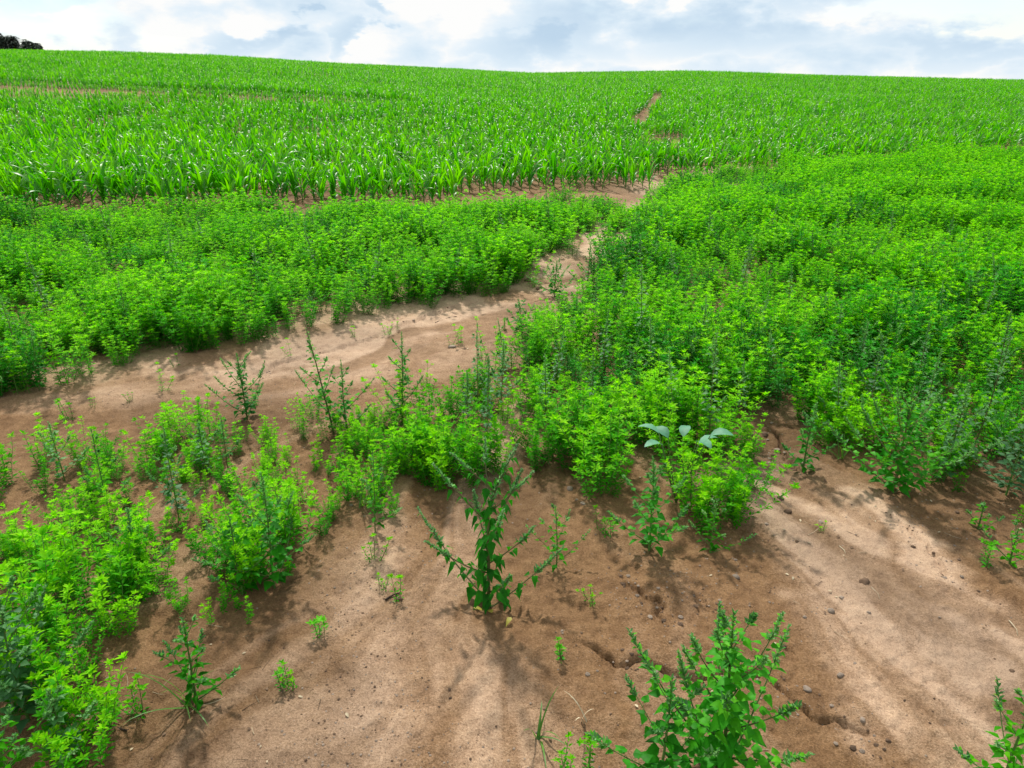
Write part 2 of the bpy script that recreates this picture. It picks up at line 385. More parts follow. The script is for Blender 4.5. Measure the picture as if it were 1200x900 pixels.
# ---- shapes: leaf blades and stems
def frame(d, up):
    d = d.normalized(); s = d.cross(up)
    if s.length < 1e-4: s = d.cross(Vector((1, 0, 0)))
    s.normalize(); return d, s, s.cross(d)
UP = Vector((0, 0, 1))
OVATE = [(0, 0), (.09, .34), (.20, .80), (.31, 1.0), (.38, .86), (.48, .84), (.56, .64), (.66, .58), (.76, .36), (.88, .2), (1, 0)]
LANCE = [(0, 0), (.35, 1.0), (.7, .62), (1, 0)]
ROUND = [(0, .1), (.2, .75), (.45, 1.0), (.72, .78), (.92, .35), (1, 0)]
def leaf(b, o, d, ln, wd, prof, tint, fold=.25, droop=.3, petiole=0.0, roll=0.0, rnd=random):
    d, s, n = frame(d, UP)
    if roll: q = Matrix.Rotation(roll, 3, d); s = q @ s; n = q @ n
    vs = []; fs = []; rows = []
    o = o + d*petiole
    for (t, w) in prof:
        c = o + d*(ln*t) - UP*(droop*ln*t*t)
        if w == 0: rows.append([len(vs)]); vs.append(c)
        else:
            k = w*wd*.5
            rows.append([len(vs), len(vs)+1, len(vs)+2]); vs += [c-s*k+n*(k*fold), c, c+s*k+n*(k*fold)]
    for a, c in zip(rows[:-1], rows[1:]):
        if len(a) == 1 and len(c) == 3: fs += [(a[0], c[1], c[0]), (a[0], c[2], c[1])]
        elif len(a) == 3 and len(c) == 3: fs += [(a[0], a[1], c[1], c[0]), (a[1], a[2], c[2], c[1])]
        elif len(a) == 3: fs += [(a[0], a[1], c[0]), (a[1], a[2], c[0])]
    b.add(vs, fs, tint)
def tube(b, pts, r0, r1, n=5, tint=.5):
    vs = []; fs = []; m = len(pts)
    for i, p in enumerate(pts):
        d = (pts[min(i+1, m-1)]-pts[max(i-1, 0)]); d, s, u = frame(d, Vector((.3, .9, .1)))
        r = r0+(r1-r0)*i/(m-1)
        for k in range(n):
            a = 2*math.pi*k/n; vs.append(p+s*(r*math.cos(a))+u*(r*math.sin(a)))
    for i in range(m-1):
        for k in range(n):
            k2 = (k+1) % n; fs.append((i*n+k, i*n+k2, (i+1)*n+k2, (i+1)*n+k))
    vs.append(pts[-1]); e = len(vs)-1
    for k in range(n): fs.append(((m-1)*n+k, (m-1)*n+(k+1) % n, e))
    b.add(vs, fs, tint)
def axis_pts(o, d, ln, n, rnd, curve=.0, wob=.06, lift=0.0):
    """a growing axis; positive lift bends it upward, negative lets it hang"""
    pts = [o.copy()]; dd = d.normalized(); p = o.copy()
    for i in range(n):
        dd = (dd + Vector((rnd.uniform(-wob, wob), rnd.uniform(-wob, wob), rnd.uniform(-wob, wob)*.4 + lift))).normalized()
        p = p + dd*(ln/n); pts.append(p.copy())
    return pts
def sample(pts, t):
    x = t*(len(pts)-1); i = min(int(x), len(pts)-2); f = x-i
    return pts[i]*(1-f)+pts[i+1]*f, (pts[i+1]-pts[i]).normalized()

def fine_weed(seed, H=.30, shoots=7, spread=.09, dens=1.0, lw=1.0, open_=0.0):
    """low weed with whorls of narrow leaves, star-shaped at every shoot tip"""
    r = random.Random(seed); st, fo = Buf(), Buf()
    for k in range(shoots):
        a = r.uniform(0, 6.283); rr_ = spread*math.sqrt(r.random()) if k else 0
        o = Vector((rr_*.45*math.cos(a), rr_*.45*math.sin(a), -.01))
        h = H*r.uniform(.55, 1.15)
        a3 = a+r.uniform(-.6, .6); ll_ = r.uniform(.1, .65) if k else .1; d = Vector((math.cos(a3)*ll_, math.sin(a3)*ll_, 1))
        pts = axis_pts(o, d, h, 6, r, wob=.09, lift=.07)
        tube(st, pts, .0016, .0008, 4)
        nodes = max(4, int(9*dens)); ph = r.uniform(0, 6.28)
        for j in range(nodes):
            t = .12+.84*j/(nodes-1); p, dd = sample(pts, t); young = t**2*.5
            nl = 4
            for q in range(nl):
                an = ph + j*2.4 + q*6.283/nl + r.uniform(-.3, .3)
                up = .25+.5*t+r.uniform(-.2, .25)
                dl = Vector((math.cos(an), math.sin(an), up))
                ln = .030*lw*r.uniform(.7, 1.2)*(1-.15*t)
                leaf(fo, p, dl, ln, ln*.36, LANCE, min(1, max(0, .30+young+r.uniform(-.15, .15))), fold=.3, droop=.25, petiole=.004, roll=r.uniform(-.4, .4))
            if j > 1 and r.random() < .55*dens:      # short side twig ending in a star
                an = r.uniform(0, 6.28); dl = Vector((math.cos(an), math.sin(an), .8)).normalized(); tl = r.uniform(.03, .08)*(1.2-t)
                tp = p+dl*tl; tube(st, [p, p+dl*tl*.6, tp], .0009, .0005, 3)
                for q in range(6):
                    a2 = q*1.047+r.uniform(-.25, .25); d2 = Vector((math.cos(a2), math.sin(a2), r.uniform(.15, .9)))
                    ln = .027*lw*r.uniform(.7, 1.2)
                    leaf(fo, tp, d2, ln, ln*.38, LANCE, min(1, .42+.35*t+r.uniform(-.12, .15)), fold=.3, droop=.2, roll=r.uniform(-.4, .4))
        for q in range(9):                             # bright star at the top
            a2 = q*.7+r.uniform(-.2, .2); d2 = Vector((math.cos(a2), math.sin(a2), r.uniform(.2, 1.6)))
            ln = .026*lw*r.uniform(.7, 1.15)
            leaf(fo, pts[-1], d2, ln, ln*.36, LANCE, min(1, .72+r.uniform(-.15, .25)), fold=.35, droop=.15, roll=r.uniform(-.3, .3))
    return st, fo

def goosefoot(seed, H=.6, nb=9, spread=.28, leafl=.05, droop=.4, lift=.05, bare=.1, spike=1.0, lean=(0, 0), stem_r=.0045, blen=None, dense=1.0, tipdroop=0.0, ratio=.72, t0=.70):
    """upright weed: ribbed stem, arching branches, toothed diamond leaves, mealy leaf spikes at the ends"""
    r = random.Random(seed); st, fo, sk = Buf(), Buf(), []
    main = axis_pts(Vector((0, 0, -.015)), Vector((lean[0], lean[1], 1)), H, 10, r, wob=.035, lift=.02)
    if tipdroop:
        for i in range(7, 11): main[i] = main[i] + Vector((tipdroop*.02*(i-6)**1.5, 0, -abs(tipdroop)*.008*(i-6)**1.6))
    tube(st, main, stem_r, stem_r*.28, 6)
    axes = [(main, 1.0, H, .0)]
    for k in range(nb):
        t = bare + (.80-bare)*(k/(max(nb-1, 1)))**1.05; an = k*2.4+r.uniform(-.4, .4)
        o, dd = sample(main, t)
        bl = (spread*(1.12-t)*r.uniform(.75, 1.2)) if blen is None else blen*(1.1-.8*t)*r.uniform(.7, 1.2)
        d = Vector((math.cos(an), math.sin(an), .55+.7*t))
        pts = axis_pts(o, d, bl*1.15, 6, r, wob=.07, lift=lift)
        tube(st, pts, stem_r*.5*(1.1-t*.6), stem_r*.16, 4)
        axes.append((pts, .8*(1.1-.35*t), bl, t))
    for (pts, sc, ln0, tb) in axes:
        n = max(5, int(ln0/.0125*dense)); ph = r.uniform(0, 6.28)
        for j in range(n):
            t = .08+.9*(j+r.random()*.5)/n
            if t > 1: continue
            if sc == 1.0 and t < bare*.8: continue
            p, dd = sample(pts, t); an = ph+j*2.4+r.uniform(-.5, .5)
            side = Vector((math.cos(an), math.sin(an), .25-.5*droop+.6*t+r.uniform(-.2, .2)))
            ll = leafl*sc*(1.12-.75*t)*r.uniform(.7, 1.2)
            if t > .72 and spike > 0: ll *= .7
            pet = ll*.35
            tp = p+side.normalized()*pet
            tube(st, [p, (p+tp)/2, tp], .0008, .0006, 3)
            leaf(fo, tp, side+Vector((0, 0, -.25*droop)), ll, ll*ratio, OVATE, min(1, max(0, .18+.45*t+r.uniform(-.16, .18))), fold=r.uniform(.1, .4), droop=droop*r.uniform(.5, 1.3), roll=r.uniform(-.5, .5))
        if spike > 0:
            sb = Buf(); sk.append(sb); m = int(26*spike*sc)+8
            for j in range(m):
                t = t0+(1-t0)*(j/m); p, dd = sample(pts, min(t, .999)); an = j*2.4+r.uniform(-.3, .3)
                d2 = dd*r.uniform(.5, 1.3)+Vector((math.cos(an), math.sin(an), .1))*(1.0-.5*(t-t0)/(1-t0))
                ll = leafl*.58*sc*r.uniform(.6, 1.25)*(1.15-.6*(t-t0)/(1-t0))
                leaf(sb, p, d2, ll, ll*.36, LANCE, min(1, .45+r.uniform(-.2, .35)), fold=.4, droop=.1, roll=r.uniform(-.5, .5))
                if j % 3 == 0:
                    for q in range(4):
                        d3 = Vector((r.uniform(-1, 1), r.uniform(-1, 1), r.uniform(-.2, 1)))
                        leaf(sb, p+d2.normalized()*ll*.35, d3, .006, .005, LANCE, .8, fold=.3, droop=0)
    return st, fo, sk

def maize(seed, H=.75, nl=8):
    r = random.Random(seed); st, fo = Buf(), Buf()
    sh = H*.46
    pts = axis_pts(Vector((0, 0, -.02)), Vector((r.uniform(-.05, .05), r.uniform(-.05, .05), 1)), sh+.02, 6, r, wob=.02)
    tube(st, pts, .0115, .006, 7)
    for i in range(1, 4):                              # leaf sheath collars
        p, d = sample(pts, i/4.2); tube(st, [p-d*.01, p, p+d*.012], .0125, .0145-.001*i, 7)
    plane = r.uniform(-.35, .35)
    for i in range(nl):
        t = i/(nl-1); o, _ = sample(pts, min(.22+.8*t, .999))
        an = plane+(math.pi if i % 2 else 0)+r.uniform(-.45, .45)
        hd = Vector((math.cos(an), math.sin(an), 0)); sd = Vector((-math.sin(an), math.cos(an), 0))
        L_ = H*(.50+.38*math.sin(math.pi*min(1, t*.9+.12)))*r.uniform(.85, 1.1)
        W = .056*(.55+.6*math.sin(math.pi*min(1, t*.85+.1)))*r.uniform(.85, 1.1)
        el = rad(50+32*t+r.uniform(-8, 8)); bend = rad(r.uniform(75, 150)*(1.0-.55*t))
        n = 8; p = o.copy(); vs = []; fs = []; ph = r.uniform(0, 6); tw = r.uniform(-.7, .7)
        for k in range(n+1):
            s = k/n; e = el-bend*s**1.7
            w = W*.5*(min(1, .35+3*s) if s < .25 else 1)*(1-max(0, s-.35)/.65)**.75
            dirn = hd*math.cos(e)+UP*math.sin(e); nn = -hd*math.sin(e)+UP*math.cos(e)
            q = Matrix.Rotation(tw*s, 3, dirn); s2 = q @ sd; n2 = q @ nn
            ed = math.sin(s*16+ph)*.18*w
            if k == n: vs.append(p.copy())
            else: vs += [p-s2*w+n2*(w*.30+ed), p.copy(), p+s2*w+n2*(w*.30-ed)]
            p = p+dirn*(L_/n)
        for k in range(n-1):
            a = 3*k; fs += [(a, a+1, a+4, a+3), (a+1, a+2, a+5, a+4)]
        a = 3*(n-1); fs += [(a, a+1, 3*n), (a+1, a+2, 3*n)]
        fo.add(vs, fs, min(1, max(0, .25+.5*t+r.uniform(-.12, .2))))
    return st, fo

# ------------------------------------------------------------------ ground sheet
def build_ground():
    rads = np.concatenate([[.15, .4, .7, .95], np.geomspace(1.15, 12, 640), np.geomspace(12.2, 120, 190), np.geomspace(125, 1200, 24)])
    A = 44
    angs = np.concatenate([np.radians(np.linspace(-A, A, 880)), np.radians(np.linspace(A+1.5, 360-A-1.5, 110))])
    R, T = np.meshgrid(rads, angs, indexing='ij'); X = R*np.sin(T); Y = R*np.cos(T)
    z, silt, damp = ground_full(X.ravel(), Y.ravel())
    nr, na = R.shape
    co = np.stack([X.ravel(), Y.ravel(), z], 1).astype(np.float32)
    co = np.vstack([co, [[0, 0, float(z[:na].mean())]]]); ctr = nr*na
    i = np.arange(nr-1)[:, None]; j = np.arange(na)[None, :]; j2 = (j+1) % na
    q = np.stack([i*na+j, (i+1)*na+j, (i+1)*na+j2, i*na+j2], -1).reshape(-1, 4)[:, ::-1]
    tri = np.stack([np.full(na, ctr), (np.arange(na)+1) % na, np.arange(na)], 1)
    me = bpy.data.meshes.new('ground')
    me.vertices.add(len(co)); me.vertices.foreach_set('co', co.ravel().astype(np.float32))
    loops = np.concatenate([q.ravel(), tri.ravel()]).astype(np.int32)
    me.loops.add(len(loops)); me.loops.foreach_set('vertex_index', loops)
    starts = np.concatenate([np.arange(len(q))*4, len(q)*4+np.arange(len(tri))*3]).astype(np.int32)
    me.polygons.add(len(starts)); me.polygons.foreach_set('loop_start', starts)
    me.update(calc_edges=True); me.validate()
    me.polygons.foreach_set('use_smooth', [True]*len(me.polygons))
    for nm, arr in (('silt', silt), ('damp', damp)):
        a = me.attributes.new(nm, 'FLOAT', 'POINT'); a.data.foreach_set('value', np.append(arr, 0).astype(np.float32))
    me.materials.append(M['ground'])
    if me.polygons[0].normal.z < 0: me.flip_normals()
    tag(obj('ground', me), 'bare washed sandy soil of the field', None, kind='structure')
build_ground()

# ------------------------------------------------------------------ instanced cover (uncountable remainder)
def cover_object(name, label, pts, variants, cat=None, alt=0):
    """pts: rows x, y, z, rotz, tiltx, tilty, scale ; variants: meshes"""
    cc = bpy.data.collections.new(name+'_sources')
    for k, me in enumerate(variants):
        o = bpy.data.objects.new('%s_source_%02d' % (name, k), me); cc.objects.link(o)
    me = bpy.data.meshes.new(name); me.from_pydata([tuple(p[:3]) for p in pts], [], [])
    a = me.attributes.new('rot', 'FLOAT_VECTOR', 'POINT'); a.data.foreach_set('vector', np.array([(p[4], p[5], p[3]) for p in pts], np.float32).ravel())
    a = me.attributes.new('scl', 'FLOAT', 'POINT'); a.data.foreach_set('value', np.array([p[6] for p in pts], np.float32))
    rn = random.Random(len(pts))
    a = me.attributes.new('pick', 'INT', 'POINT'); 
    if alt:
        nz = fbm(np.array([p[0]*.75+3 for p in pts]), np.array([p[1]*.75 for p in pts]), 3, 211); m_ = len(variants)-alt
        pk = [m_+rn.randrange(alt) if rn.random() < (.07 + .50*float(sstep(.57, .74, v))) else rn.randrange(m_) for v in nz]
    else: pk = [rn.randrange(len(variants)) for _ in pts]
    a.data.foreach_set('value', pk)
    o = obj(name, me)
    ng = bpy.data.node_groups.new(name+'_scatter', 'GeometryNodeTree')
    ng.interface.new_socket('Geometry', in_out='INPUT', socket_type='NodeSocketGeometry'); ng.interface.new_socket('Geometry', in_out='OUTPUT', socket_type='NodeSocketGeometry')
    n = ng.nodes.new; l = ng.links.new
    gi = n('NodeGroupInput'); go = n('NodeGroupOutput'); ci = n('GeometryNodeCollectionInfo'); ci.inputs['Collection'].default_value = cc
    ci.inputs['Separate Children'].default_value = True; ci.inputs['Reset Children'].default_value = True
    ip = n('GeometryNodeInstanceOnPoints'); ip.inputs['Pick Instance'].default_value = True
    def na(nm, ty):
        q = n('GeometryNodeInputNamedAttribute'); q.data_type = ty; q.inputs['Name'].default_value = nm; return q
    l(gi.outputs[0], ip.inputs['Points']); l(ci.outputs[0], ip.inputs['Instance'])
    l(na('pick', 'INT').outputs['Attribute'], ip.inputs['Instance Index'])
    l(na('rot', 'FLOAT_VECTOR').outputs['Attribute'], ip.inputs['Rotation']); l(na('scl', 'FLOAT').outputs['Attribute'], ip.inputs['Scale'])
    l(ip.outputs[0], go.inputs[0])
    md = o.modifiers.new('scatter', 'NODES'); md.node_group = ng
    tag(o, label, cat, kind='stuff'); return o

def copies(name, variants, places, cat, group, label_of):
    """places: x, y, z, rotz, tiltx, tilty, scale ; variants: list of [(part name, mesh), ...]"""
    rn = random.Random(len(places)+3)
    for p in places:
        parts = variants[rn.randrange(len(variants))]
        e = bpy.data.objects.new(name, None); col.objects.link(e); e.empty_display_size = .05
        e.location = p[:3]; e.rotation_euler = (p[4], p[5], p[3]); e.scale = (p[6],)*3
        tag(e, label_of(p), cat, group)
        for nm, me in parts:
            o = bpy.data.objects.new(nm, me); o.parent = e; col.objects.link(o)

def proj(x, y, z):
    dz = z-CAM_H; dep = y*cp - dz*sp; up = y*sp + dz*cp
    if dep <= .05: return None
    return 600+F*x/dep, 450-F*up/dep, dep

# ------------------------------------------------------------------ maize field
mz = [maize(100+k, .74*(1+.04*(k % 3-1)), 8+k % 2) for k in range(9)]
mz_parts = [[('stalk', mesh_from('maize_stalk', [s], [M['stalk']])), ('foliage', mesh_from('maize_foliage', [f], [M['maize']]))] for s, f in mz]
mz_full = [mesh_from('maize_whole', [s, f], [M['stalk'], M['maize']]) for s, f in mz]
FRONT = np.array([flat(-700, 256), flat(0, 251), flat(250, 247), flat(420, 243), flat(530, 239), flat(620, 224), flat(770, 222), flat(842, 206), flat(960, 199), flat(1200, 185), flat(1800, 175)])
def march(px, py):
    d = ray(px, py); t = 5.0
    while t < 150:
        if CAM_H+d[2]*t < float(hill(np.array([d[0]*t]), np.array([d[1]*t]))[0])+.35: break
        t *= 1.01
    return d[0]*t, d[1]*t
TRK = [(np.array([march(-60, 94), march(60, 98), march(150, 102), march(300, 109), march(420, 117)]), .8),
       (np.array([march(-60, 106), march(60, 109), march(170, 116), march(270, 119)]), .55),
       (np.array([march(772, 104), march(768, 116), march(752, 130), march(748, 140)]), .24),
       (np.array([march(778, 150), march(782, 163)]), .50), (np.array([march(800, 190), march(842, 200)]), .65)]
def build_maize():
    r = random.Random(5); ang = rad(13.5); c, s = math.cos(ang), math.sin(ang)
    U, V = [], []
    for row in range(-24, 214):
        v = row*.50
        u = -110.0
        while u < 110:
            U.append(u+r.uniform(-.03, .03)); V.append(v+r.gauss(0, .03)); u += .145 if v < 42 else .19
    U = np.array(U); V = np.array(V); X = U*c - V*s; Y = 8.0 + U*s + V*c
    azm = np.degrees(np.arctan2(X, Y)); R = np.hypot(X, Y)
    keep = (Y > 6) & (abs(azm) < 52) & (R < 104)
    X, Y = X[keep], Y[keep]
    fy = np.interp(X, FRONT[:, 0], FRONT[:, 1]) + (fbm(X*1.2, X*0, 2, 8)-.5)*.35
    keep = Y > fy
    for P, w in TRK:
        d, _, _, _ = seg_dist(X, Y, P); keep &= ~(d < w*(.75+.6*fbm(X*.8, Y*.8, 2, 77)))
    keep &= ~((fbm(X*.35, Y*.35, 3, 66) < .24) & (fbm(X*2, Y*2, 2, 67) < .55))
    X, Y = X[keep], Y[keep]
    Z, _, _ = ground_full(X, Y)
    hs = fbm(X*.10, Y*.10, 3, 15); low_ = np.ones(len(X))
    for P_, w in TRK[:2]:
        d, _, _, _ = seg_dist(X, Y, P_); low_ = np.where(d < w*3.2, .62, low_)
    P = []
    for x, y, z, h, q_ in zip(X, Y, Z, hs, low_):
        if r.random() < .035: continue
        P.append((x, y, z, r.uniform(0, 6.28) if r.random() < .6 else ang+r.uniform(-.6, .6)+1.57, r.gauss(0, .05), r.gauss(0, .05), (.62+.42*float(h))*r.uniform(.78, 1.12)*(1-.24*min(1, max(0, (math.hypot(x, y)-16)/30)))*q_))
    P.sort(key=lambda p: p[0]**2+p[1]**2)
    ind, rest = [], []
    for p in P:
        q = proj(p[0], p[1], p[2]+.3)
        if len(ind) < 290 and q and -10 < q[0] < 1210 and 0 < q[1] < 910: ind.append(p)
        else: rest.append(p)
    def lab(p):
        q = proj(p[0], p[1], p[2])
        if q[0] < 200: return 'knee-high maize plant at the left end of the crop edge behind the weeds'
        if q[0] < 420: return 'knee-high maize plant of the front rows behind the left weed bed, left of centre'
        if q[0] < 560: return 'maize plant with bare stalk foot showing, front rows behind the middle of the weeds'
        if q[0] < 700: return 'upright maize plant on reddish bare soil at the crop edge, centre of the field'
        if q[0] < 800: return 'maize plant beside the sandy gap where the washed track enters the crop'
        if q[0] < 960: return 'maize plant right of the sandy gap, rising behind the right weed bed'
        return 'smaller maize plant at the far right crop edge behind the weeds'
    copies('maize_plant', mz_parts, ind, 'maize plant', 'maize plants along the front rows of the crop', lab)
    cover_object('maize_crop', 'rows of young maize covering the rising field to the skyline', rest, mz_full)
    print('maize', len(ind), len(rest))
build_maize()

# ------------------------------------------------------------------ fine-leaved weed beds
fw = [fine_weed(200+k, H=.30*(1+.08*(k % 4-1.5)), shoots=6+k % 3, spread=.12, dens=1.0) for k in range(8)]
fw_full = [mesh_from('fine_weed_whole', [s, f], [M['stem'], M['fine']]) for s, f in fw]
fw_parts = [[('stem', mesh_from('fine_weed_stem', [s], [M['stem']])), ('foliage', mesh_from('fine_weed_foliage', [f], [M['fine']]))] for s, f in fw]
fs = [fine_weed(260+k, H=.24, shoots=2+k % 3, spread=.06, dens=.8, lw=1.15) for k in range(6)]
fs_parts = [[('stem', mesh_from('sprig_stem', [s], [M['stem']])), ('foliage', mesh_from('sprig_foliage', [f], [M['fine']]))] for s, f in fs]
dkm = []
for k in range(3):
    s_, f_, k_ = goosefoot(600+k, H=.33, nb=9, spread=.2, leafl=.036, droop=.3, bare=.05, spike=.8, stem_r=.003)
    dkm.append(mesh_from('dark_weed_whole', [s_, f_]+k_, [M['stem'], M['dark']]+[M['grey' if k == 2 else 'dark']]*len(k_)))
for k in range(2):
    s_, f_ = fine_weed(640+k, H=.33, shoots=7, spread=.1); dkm.append(mesh_from('dark_fine_whole', [s_, f_], [M['stem'], M['dark']]))
def scatter(P, dens, r, hole=None, edge=.2, hmin=.6, hmax=1.2, seed=1, gapk=.31):
    x0, y0 = P.min(0); x1, y1 = P.max(0); n = int((x1-x0)*(y1-y0)*dens)
    rs = np.random.RandomState(seed); X = rs.uniform(x0, x1, n); Y = rs.uniform(y0, y1, n)
    wx = (fbm(X*2.5, Y*2.5, 3, 50)-.5)*.5; wy = (fbm(X*2.5, Y*2.5, 3, 60)-.5)*.5
    k = inside(X+wx, Y+wy, P) & (np.abs(np.degrees(np.arctan2(X, Y))) < 54)
    X, Y, wx, wy = X[k], Y[k], wx[k], wy[k]
    d, _, _, _ = seg_dist(X+wx, Y+wy, np.vstack([P, P[:1]]))
    cl = fbm(X*1.1+5, Y*1.1, 3, seed+100)
    gap = fbm(X*1.9+50, Y*1.9, 3, seed+140)
    s = (hmin+(hmax-hmin)*sstep(.25, .75, cl))*(.72+.28*np.clip(d/edge, 0, 1))*rs.uniform(.82, 1.15, len(X))
    keep = (rs.uniform(0, 1, len(X)) < gapk*0+.6+.4*np.clip(d/(edge*.6), 0, 1)) & ~((gap < gapk) & (rs.uniform(0, 1, len(X)) < .8))
    if hole:
        for hx, hy, hr in hole: keep &= np.hypot((X-hx), (Y-hy)*.7) > hr
    X, Y, s = X[keep], Y[keep], s[keep]
    Z, _, _ = ground_full(X, Y)
    return [(x, y, z, r.uniform(0, 6.28), r.gauss(0, .07), r.gauss(0, .07), q) for x, y, z, q in zip(X, Y, Z, s)]
def build_beds():
    r = random.Random(11)
    left = scatter(BED_LEFT, 74, r, hole=[(*flat(692, 278), .30), (*flat(728, 256), .20)], seed=21, gapk=.2, hmin=.68, hmax=1.25)
    hx = [(*flat(718, 276), .26), (*flat(712, 292), .34), (*flat(748, 252), .24), (*flat(790, 392), .16), (*flat(742, 700), .0), (*flat(845, 360), .12)]
    right = scatter(BED_RIGHT, 72, r, gapk=.25, hole=hx, seed=22, hmin=.66, hmax=1.30)
    low = scatter(PATCH_LOW, 75, r, seed=23, hmin=.45, hmax=.95, edge=.2)
    mid = scatter(PATCH_MID, 75, r, seed=24, hmin=.5, hmax=.85, edge=.1)
    tall = scatter(PATCH_TALL, 60, r, seed=25, hmin=.5, hmax=.85, edge=.1)
    thin = scatter(PATCH_THIN, 62, r, seed=27, hmin=.45, hmax=.9, edge=.1)
    thin2 = scatter(worldline([(100, 640), (240, 560), (390, 560), (400, 700), (330, 790), (200, 780), (100, 800)]), 17, r, seed=28, hmin=.3, hmax=.65, edge=.1)
    sprig = scatter(worldline([(-150, 560), (0, 545), (200, 520), (330, 520), (500, 520), (510, 570), (470, 610), (395, 620), (385, 700), (330, 770), (250, 740), (230, 660), (210, 730), (120, 760), (40, 800), (-150, 800)]), 42, r, seed=31, hmin=.45, hmax=1.25, edge=.1, gapk=.33)
    allp = [(p, 'sprig') for p in sprig]+[(p, 'thin') for p in thin+thin2]+[(p, 'left') for p in left]+[(p, 'right') for p in right]+[(p, 'low') for p in low]+[(p, 'mid') for p in mid]+[(p, 'tall') for p in tall]
    allp.sort(key=lambda a: a[0][0]**2+a[0][1]**2+CAM_H**2)
    ind, rest = {}, {'left': [], 'right': []}; n = 0
    for p, k in allp:
        q = proj(p[0], p[1], p[2]+.1)
        vis = q and -20 < q[0] < 1220 and 0 < q[1] < 920
        if (n < 200 and vis) or k in ('mid', 'tall', 'low', 'thin', 'sprig') and vis: ind.setdefault(k, []).append(p); n += 1
        else: rest['left' if k == 'left' else 'right'].append(p) if k in ('left', 'right') else None
    def labf(k):
        def f(p):
            q = proj(p[0], p[1], p[2]); x, y = q[0], q[1]
            if k == 'low':
                if y > 760: return 'soft narrow-leaved weed in the bottom left corner of the photo'
                if y > 660: return 'narrow-leaved weed at the near edge of the lower left patch'
                if x < 110: return 'yellowish green narrow-leaved weed at the left border, lower weed patch'
                if y < 580: return 'narrow-leaved weed on the upper rim of the lower left patch'
                return 'narrow-leaved weed within the middle of the lower left weed patch'
            if k == 'mid': return 'narrow-leaved weed of the small upright clump on sand, lower left'
            if k == 'sprig': return 'slender weed sprig standing loosely on bare sand at the lower left'
            if k == 'thin': return 'small narrow-leaved weed between sand patches, left of the wilted weed'
            if k == 'tall': return 'low narrow-leaved weed around the feet of the tall thin weeds left of centre'
            if k == 'left': return 'narrow-leaved weed on the edge of the left bed above the washed track'
            if x < 640: return 'narrow-leaved weed at the left tip of the right bed'
            if x < 860: return 'bright narrow-leaved weed in the thick near tongue of the right bed'
            if x < 1000: return 'narrow-leaved weed on the near rim of the right bed above the stony rill'
            return 'narrow-leaved weed in the right part of the right bed'
        return f
    for k, v in ind.items():
        copies('leafy_weed', fs_parts if k == 'sprig' else fw_parts if k in ('left', 'right') else fw_parts+fs_parts, v, 'weed', 'narrow-leaved weeds nearest the viewer', labf(k))
    cover_object('weed_cover', 'dense bed of narrow-leaved green weeds left of the washed track', rest['left'], fw_full+dkm, alt=5)
    cover_object('weed_cover', 'dense bed of narrow-leaved green weeds right of the washed track', rest['right'], fw_full+dkm, alt=5)
    print('weeds', {k: len(v) for k, v in ind.items()}, len(rest['left']), len(rest['right']))
build_beds()

# ------------------------------------------------------------------ single weeds the photograph shows
def place(px, py):
    x, y = flat(px, py); return (x, y, gz(x, y))
def hero(name, label, cat, px, py0, py1, seed, rotz=0, fol='broad', spk='grey', stem='stem', group=None, H=None, **kw):
    H = H or seen_height(px, py0, py1)
    s, f, k = goosefoot(seed, H=H, **kw)
    t = thing(name, label, cat, place(px, py0), rotz, group)
    obj('stem', mesh_from('weed_stem', [s], [M[stem]]), t)
    obj('foliage', mesh_from('weed_foliage', [f], [M[fol]]), t)
    for b_ in k: obj('leaf_spike', mesh_from('weed_spike', [b_], [M[spk]]), t)
    return t
W = 'weed'
A = hero('goosefoot_weed', 'wilted branching weed with drooping dark leaves alone on bare sand, centre foreground', W, 572, 716, 524, 1, rotz=.4, nb=14, spread=.40, blen=.34, leafl=.046, droop=1.0, lift=.06, t0=.60, spk='plume',
     bare=.02, spike=2.4, ratio=.8, lean=(.08, .02), stem_r=.0070, dense=.8, tipdroop=.5, stem='redstem')
for k in range(3):
    b = Buf(); leaf(b, Vector((0, 0, .01)), Vector((math.cos(k*2.1), math.sin(k*2.1), .1)), .038, .020, OVATE, .6, droop=.5)
    x, y, z = place(575+k*22-20, 722+3*k); o = obj('fallen_leaf', mesh_from('fallen_leaf', [b], [M['yellow']])); o.location = (x, y, z+.004)
    tag(o, ['yellowed leaf lying at the foot of the wilted weed, left one', 'yellow leaf on sand right under the wilted weed stem', 'dull yellow leaf right of the foot of the wilted weed'][k], 'leaf')
hero('goosefoot_weed', 'bushy dark green leafy weed cut by the bottom edge, right of centre', W, 845, 925, 712, 2, rotz=1.9, nb=16, spread=.34, leafl=.054, droop=.45, lift=.09, bare=.02, spike=1.4, stem_r=.006, dense=1.5, fol='broad')
hero('goosefoot_weed', 'lower side shoot in front of the bushy weed at the bottom edge, toothed leaves', W, 770, 925, 800, 22, rotz=.9, nb=7, spread=.22, leafl=.05, droop=.4, bare=.05, spike=.6, dense=1.1)
hero('goosefoot_weed', 'tall thin upright weed with sparse leaves, tallest beside the washed track', W, 392, 512, 385, 3, rotz=.2, nb=8, spread=.24, leafl=.045, droop=.3, bare=.14, spike=.8, lean=(-.10, 0), stem_r=.006, dense=1.2, stem='redstem')
hero('goosefoot_weed', 'second thin weed close right of the tallest one by the track', W, 408, 512, 420, 31, rotz=.2, nb=6, spread=.18, leafl=.04, droop=.3, bare=.15, spike=.8, stem_r=.0045, dense=1.3)
hero('goosefoot_weed', 'narrow upright weed with dark stem right of the tall thin weeds', W, 472, 500, 392, 4, rotz=2.2, nb=9, spread=.20, leafl=.042, droop=.3, bare=.08, spike=.9, stem_r=.005, dense=1.4)
